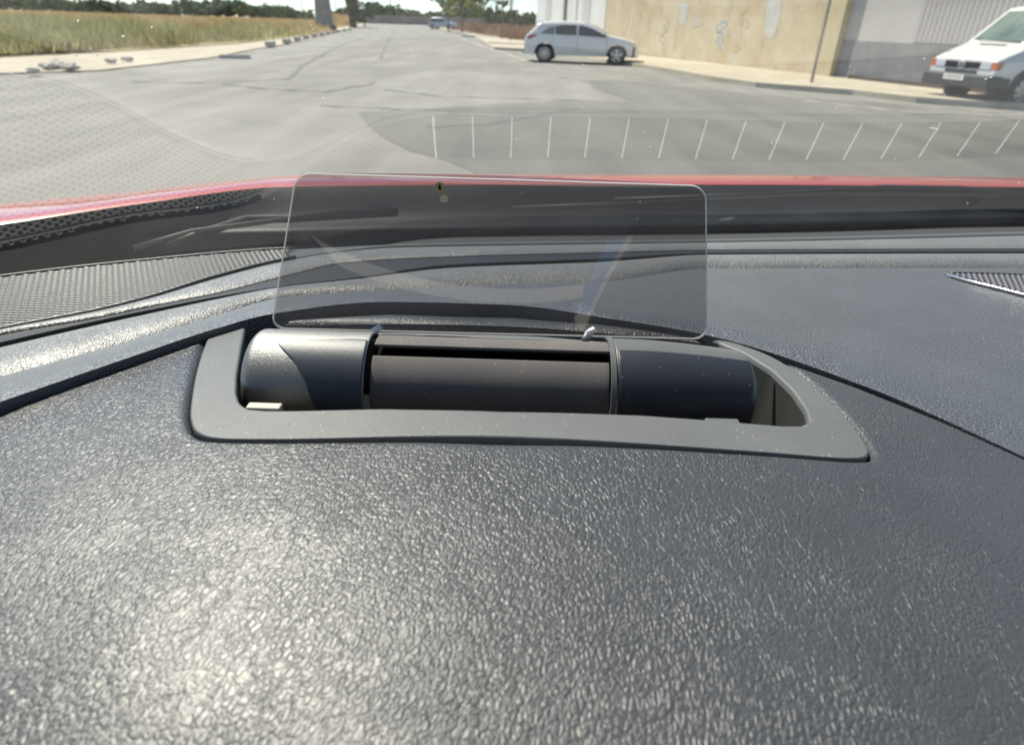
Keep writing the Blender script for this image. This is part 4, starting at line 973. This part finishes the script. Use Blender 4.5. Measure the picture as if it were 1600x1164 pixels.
# ---- white hatchback
hz = [(-2.13, .62), (-2.11, .80), (-2.06, .93), (-1.97, 1.0), (-1.62, 1.33), (-1.50, 1.385), (-1.1, 1.42), (-.5, 1.44), (.05, 1.42), (.45, 1.30), (.95, 1.05), (1.10, .985), (1.6, .90), (1.95, .80), (2.10, .70), (2.16, .60)]
ra, fa = Vector(G(850, 97.5)), Vector(G(967, 103)); mid = (ra+fa)/2
HRZ = rad(-8)
cp = mid-Vector((math.cos(HRZ), math.sin(HRZ)))*.06+Vector((math.sin(-HRZ), math.cos(HRZ)))*.75
glo = lambda x: .955+.0*x
hz_top = lambda x: float(np.interp(x, [-1.50, -1.2, -.7, 0, .4, .93], [1.02, 1.22, 1.31, 1.315, 1.21, .985]))
hb_lo = lambda x: float(np.interp(x, [-1.5, .93], [1.00, .94]))
HB, wdh, zth = vehicle('parked_hatchback', 'white five-door hatchback parked side-on at the pavement in front of the beige wall', 'car', (cp.x, cp.y, 0), HRZ, hz, (-1.33, 1.36), .89, .96, .42, .27, M['wcar'], .33,
    [('side_window', -1.48, -1.0, hb_lo, hz_top, M['glass2']), ('side_window', -.96, -.18, hb_lo, hz_top, M['glass']), ('side_window', -.10, .92, hb_lo, hz_top, M['glass'])],
    [('rear_window', -1.93, -1.62, .86, M['glass2']), ('windscreen', .12, .98, .88, M['glass'])], [(-2.13, .80), (-1.95, .90), (-1.6, .98), (-1, 1), (1.3, 1), (1.8, .93), (2.05, .80), (2.16, .62)])
for x in (-1.33, 1.36):
    for y in (-.80, .80): wheel(HB, x, y, .325, .2, 5 if x > 0 else 10, .11 if x > 0 else .06)
def patch_side(V0, wdf, name, poly, m_, off=.012, sides=(1, -1), n=None):
    for sg in sides:
        cx = sum(p[0] for p in poly)/len(poly); cz = sum(p[1] for p in poly)/len(poly)
        MB().add([(x, sg*(wdf(x, z)+off), z) for x, z in poly], [tuple(range(len(poly)))]).build(name, m_, V0)
patch_side(HB, wdh, 'tail_light', [(-2.02, .82), (-1.98, .92), (-1.72, .97), (-1.62, .94), (-1.80, .84), (-1.95, .79)], M['tail'])
HB.scale = (1, 1, .965)
patch_side(HB, wdh, 'headlight', [(2.02, .62), (1.98, .72), (1.72, .78), (1.80, .68)], M['lens'])
MB().box((-2.17, -.68, .28), (-1.98, .68, .44)).build('rear_diffuser', M['dkp'], HB, bevel=.03)
MB().box((-1.75, -.60, 1.385), (-1.45, .60, 1.415)).build('roof_spoiler', M['wcar'], HB, bevel=.012)
for sg in (1, -1):
    MB().box((.72, sg*.88-.09, .93), (.90, sg*.88+.09, 1.05)).build('door_mirror', M['dkp'], HB, bevel=.03)
    MB().box((-.155, sg*(wdh(-.15, 1.1)+.006)-.003, .96), (-.115, sg*(wdh(-.15, 1.1)+.006)+.003, 1.1)).build('door_pillar', M['dkp'], HB)
    for xd in (-1.05, -.13, .95):
        MB().add([(xd, sg*(wdh(xd, z)+.003), z) for z in (.42, .6, .8, .93)]+[(xd+.012, sg*(wdh(xd, z)+.003), z) for z in (.93, .8, .6, .42)], [tuple(range(8))]).build('door_seam', M['dkp'], HB)
    for xd in (-.35, .62): MB().box((xd-.22, sg*(wdh(xd, .86)+.02)-.012, .85), (xd, sg*(wdh(xd, .86)+.02)+.012, .88)).build('door_handle', M['wcar'], HB)
MB().box((-2.16, -.26, .74), (-2.125, .26, .85)).build('number_plate', M['plate'], HB)
# ---- silver car far down the road
sp = (Vector(G(680, 43.5))+Vector(G(706, 45.5)))/2; sy = 112; sx = GX(692, sy)
sz = [(-2.2, .7), (-2.15, .95), (-2.0, 1.1), (-1.75, 1.5), (-1.4, 1.6), (-.3, 1.62), (.3, 1.55), (.95, 1.12), (1.9, .95), (2.15, .8), (2.2, .6)]
st_ = lambda x: float(np.interp(x, [-1.7, -1.4, .2, .85], [1.15, 1.48, 1.5, 1.1])); sb = lambda x: 1.06
SV, wds, _ = vehicle('parked_suv', 'small silver car parked under the trees far down the road', 'car', (sx, sy, 0), rad(-20), sz, (-1.35, 1.4), .92, 1.05, .35, .3, M['silver'], .36,
    [('side_window', -1.68, -.4, sb, st_, M['glass']), ('side_window', -.32, .84, sb, st_, M['glass'])], [('rear_window', -1.98, -1.76, .85, M['glass']), ('windscreen', .32, .93, .88, M['glass'])], [(-2.2, .8), (-1.9, .95), (-1, 1), (1.5, 1), (2.0, .9), (2.2, .72)])
for x in (-1.35, 1.4):
    for y in (-.82, .82): wheel(SV, x, y, .36, .2)
patch_side(SV, wds, 'tail_light', [(-2.1, .9), (-2.1, 1.08), (-1.85, 1.1), (-1.85, .95)], M['tail'])
# ---- white van
nA, nB = Vector(G(1583, 168)), Vector(G(1487, 158))
ax = (nB-nA).normalized(); VRZ = rad(193)
hd = Vector((math.cos(VRZ), math.sin(VRZ))); lf = Vector((-hd.y, hd.x))
sgn_ = 1 if lf.dot(nA-nB) > 0 else -1
vc = nA-hd*1.42-lf*sgn_*.80
vz_ = [(-2.4, 1.5), (-2.38, 1.80), (-2.3, 1.90), (-1.5, 1.93), (.55, 1.93), (.78, 1.88), (1.50, 1.20), (1.56, 1.17), (2.05, .985), (2.22, .90), (2.27, .86)]
vt_ = lambda x: float(np.interp(x, [-2.2, .5, .62, 1.22], [1.72, 1.72, 1.68, 1.20])); vb_ = lambda x: 1.16
VN, wdv, ztv = vehicle('parked_van', 'white van with black bumper parked on the right behind the crossing', 'van', (vc.x, vc.y, 0), VRZ, vz_, (-1.45, 1.42), .92, 1.10, .18, .36, M['wcar'], .33,
    [('side_window', .25, 1.20, vb_, vt_, M['glass2']), ('side_window', -1.2, .10, vb_, vt_, M['glass'])], [('windscreen', .85, 1.46, .90, M['glass2'])], [(-2.4, .95), (-2.2, 1), (1.5, 1), (1.95, .98), (2.2, .95), (2.27, .93)], .02)
for x in (-1.45, 1.42):
    for y in (-.80, .80): wheel(VN, x, y, .325, .2, 7, .10)
FX = 2.272
MB().box((2.0, -.90, .34), (2.40, .90, .60)).build('front_bumper', M['dkp'], VN, bevel=.05)
MB().box((1.86, -.925, .36), (2.2, .925, .56)).build('bumper_side', M['dkp'], VN, bevel=.03)
for sg in (1, -1):
    MB().box((-.95, sg*.905-.02, .34), (1.00, sg*.905+.02, .46)).build('side_skirt', M['dkp'], VN, bevel=.01)
    rows = [[], []]
    for t in np.linspace(0, math.pi, 17):
        for r_, q in ((.375, 0), (.45, 1)): rows[q].append(Vector((1.42+r_*math.cos(t), sg*.925, .325+r_*math.sin(t))))
    MB().grid(rows).build('wheel_arch_trim', M['dkp'], VN)
    MB().box((FX-.12, min(sg*.46, sg*.74), .70), (FX+.012, max(sg*.46, sg*.74), .84)).build('headlight', M['lens'], VN, bevel=.015)
    MB().box((FX-.26, min(sg*.74, sg*.875), .70), (FX+.004, max(sg*.74, sg*.875), .84)).build('indicator', M['orange'], VN, bevel=.012)
gr = MB().box((FX-.05, -.46, .70), (FX+.006, .46, .83)).build('front_grille', M['dkp'], VN)
for zz_ in (.725, .755, .785, .812): MB().box((FX+.006, -.455, zz_), (FX+.014, .455, zz_+.009)).build('grille_bar', M['rubber'], gr)
MB().box((FX-.05, -.42, .61), (FX+.008, .42, .675)).build('lower_grille', M['dkp'], VN)
# round emblem on the grille
mb = MB(); mb.tube([(FX+.02, .085*math.cos(t), .765+.085*math.sin(t)) for t in np.linspace(0, 2*math.pi, 25)], .007, 6, False)
def bar(p, q): mb.tube([(FX+.02, p[0], .765+p[1]), (FX+.02, q[0], .765+q[1])], .0075, 6)
for a, b in (((-.035, .075), (0, .012)), ((0, .012), (.035, .075)), ((-.07, .04), (-.036, -.072)), ((-.036, -.072), (0, -.005)), ((0, -.005), (.036, -.072)), ((.036, -.072), (.07, .04))): bar(a, b)
mb.build('emblem', M['chrome'], VN, True)
npl = MB().box((2.40, -.27, .47), (2.412, .27, .58)).build('number_plate', M['plate'], VN)
mb = MB(); segs = '4732BKD'
x_ = .20
for k in range(7):
    mb.box((2.413, x_-.026, .495), (2.4135, x_-.018, .555)); mb.box((2.413, x_+.010, .495), (2.4135, x_+.018, .555)) if k % 2 else mb.box((2.413, x_-.018, .520), (2.4135, x_+.018, .530))
    mb.box((2.413, x_-.018, .547), (2.4135, x_+.010, .555)); x_ -= .066
mb.build('plate_marking', M['rubber'], npl)
mb = MB(); mb.box((1.60, -.36, 0), (1.66, .30, .004)); o = mb.build('bonnet_slot', M['rubber'], VN)
for v in o.data.vertices: v.co.z += ztv(v.co.x)+.017
MB().tube([(1.50, .5, 1.23), (1.52, -.1, 1.24), (1.50, -.6, 1.26)], .012, 6).build('wiper', M['rubber'], VN)
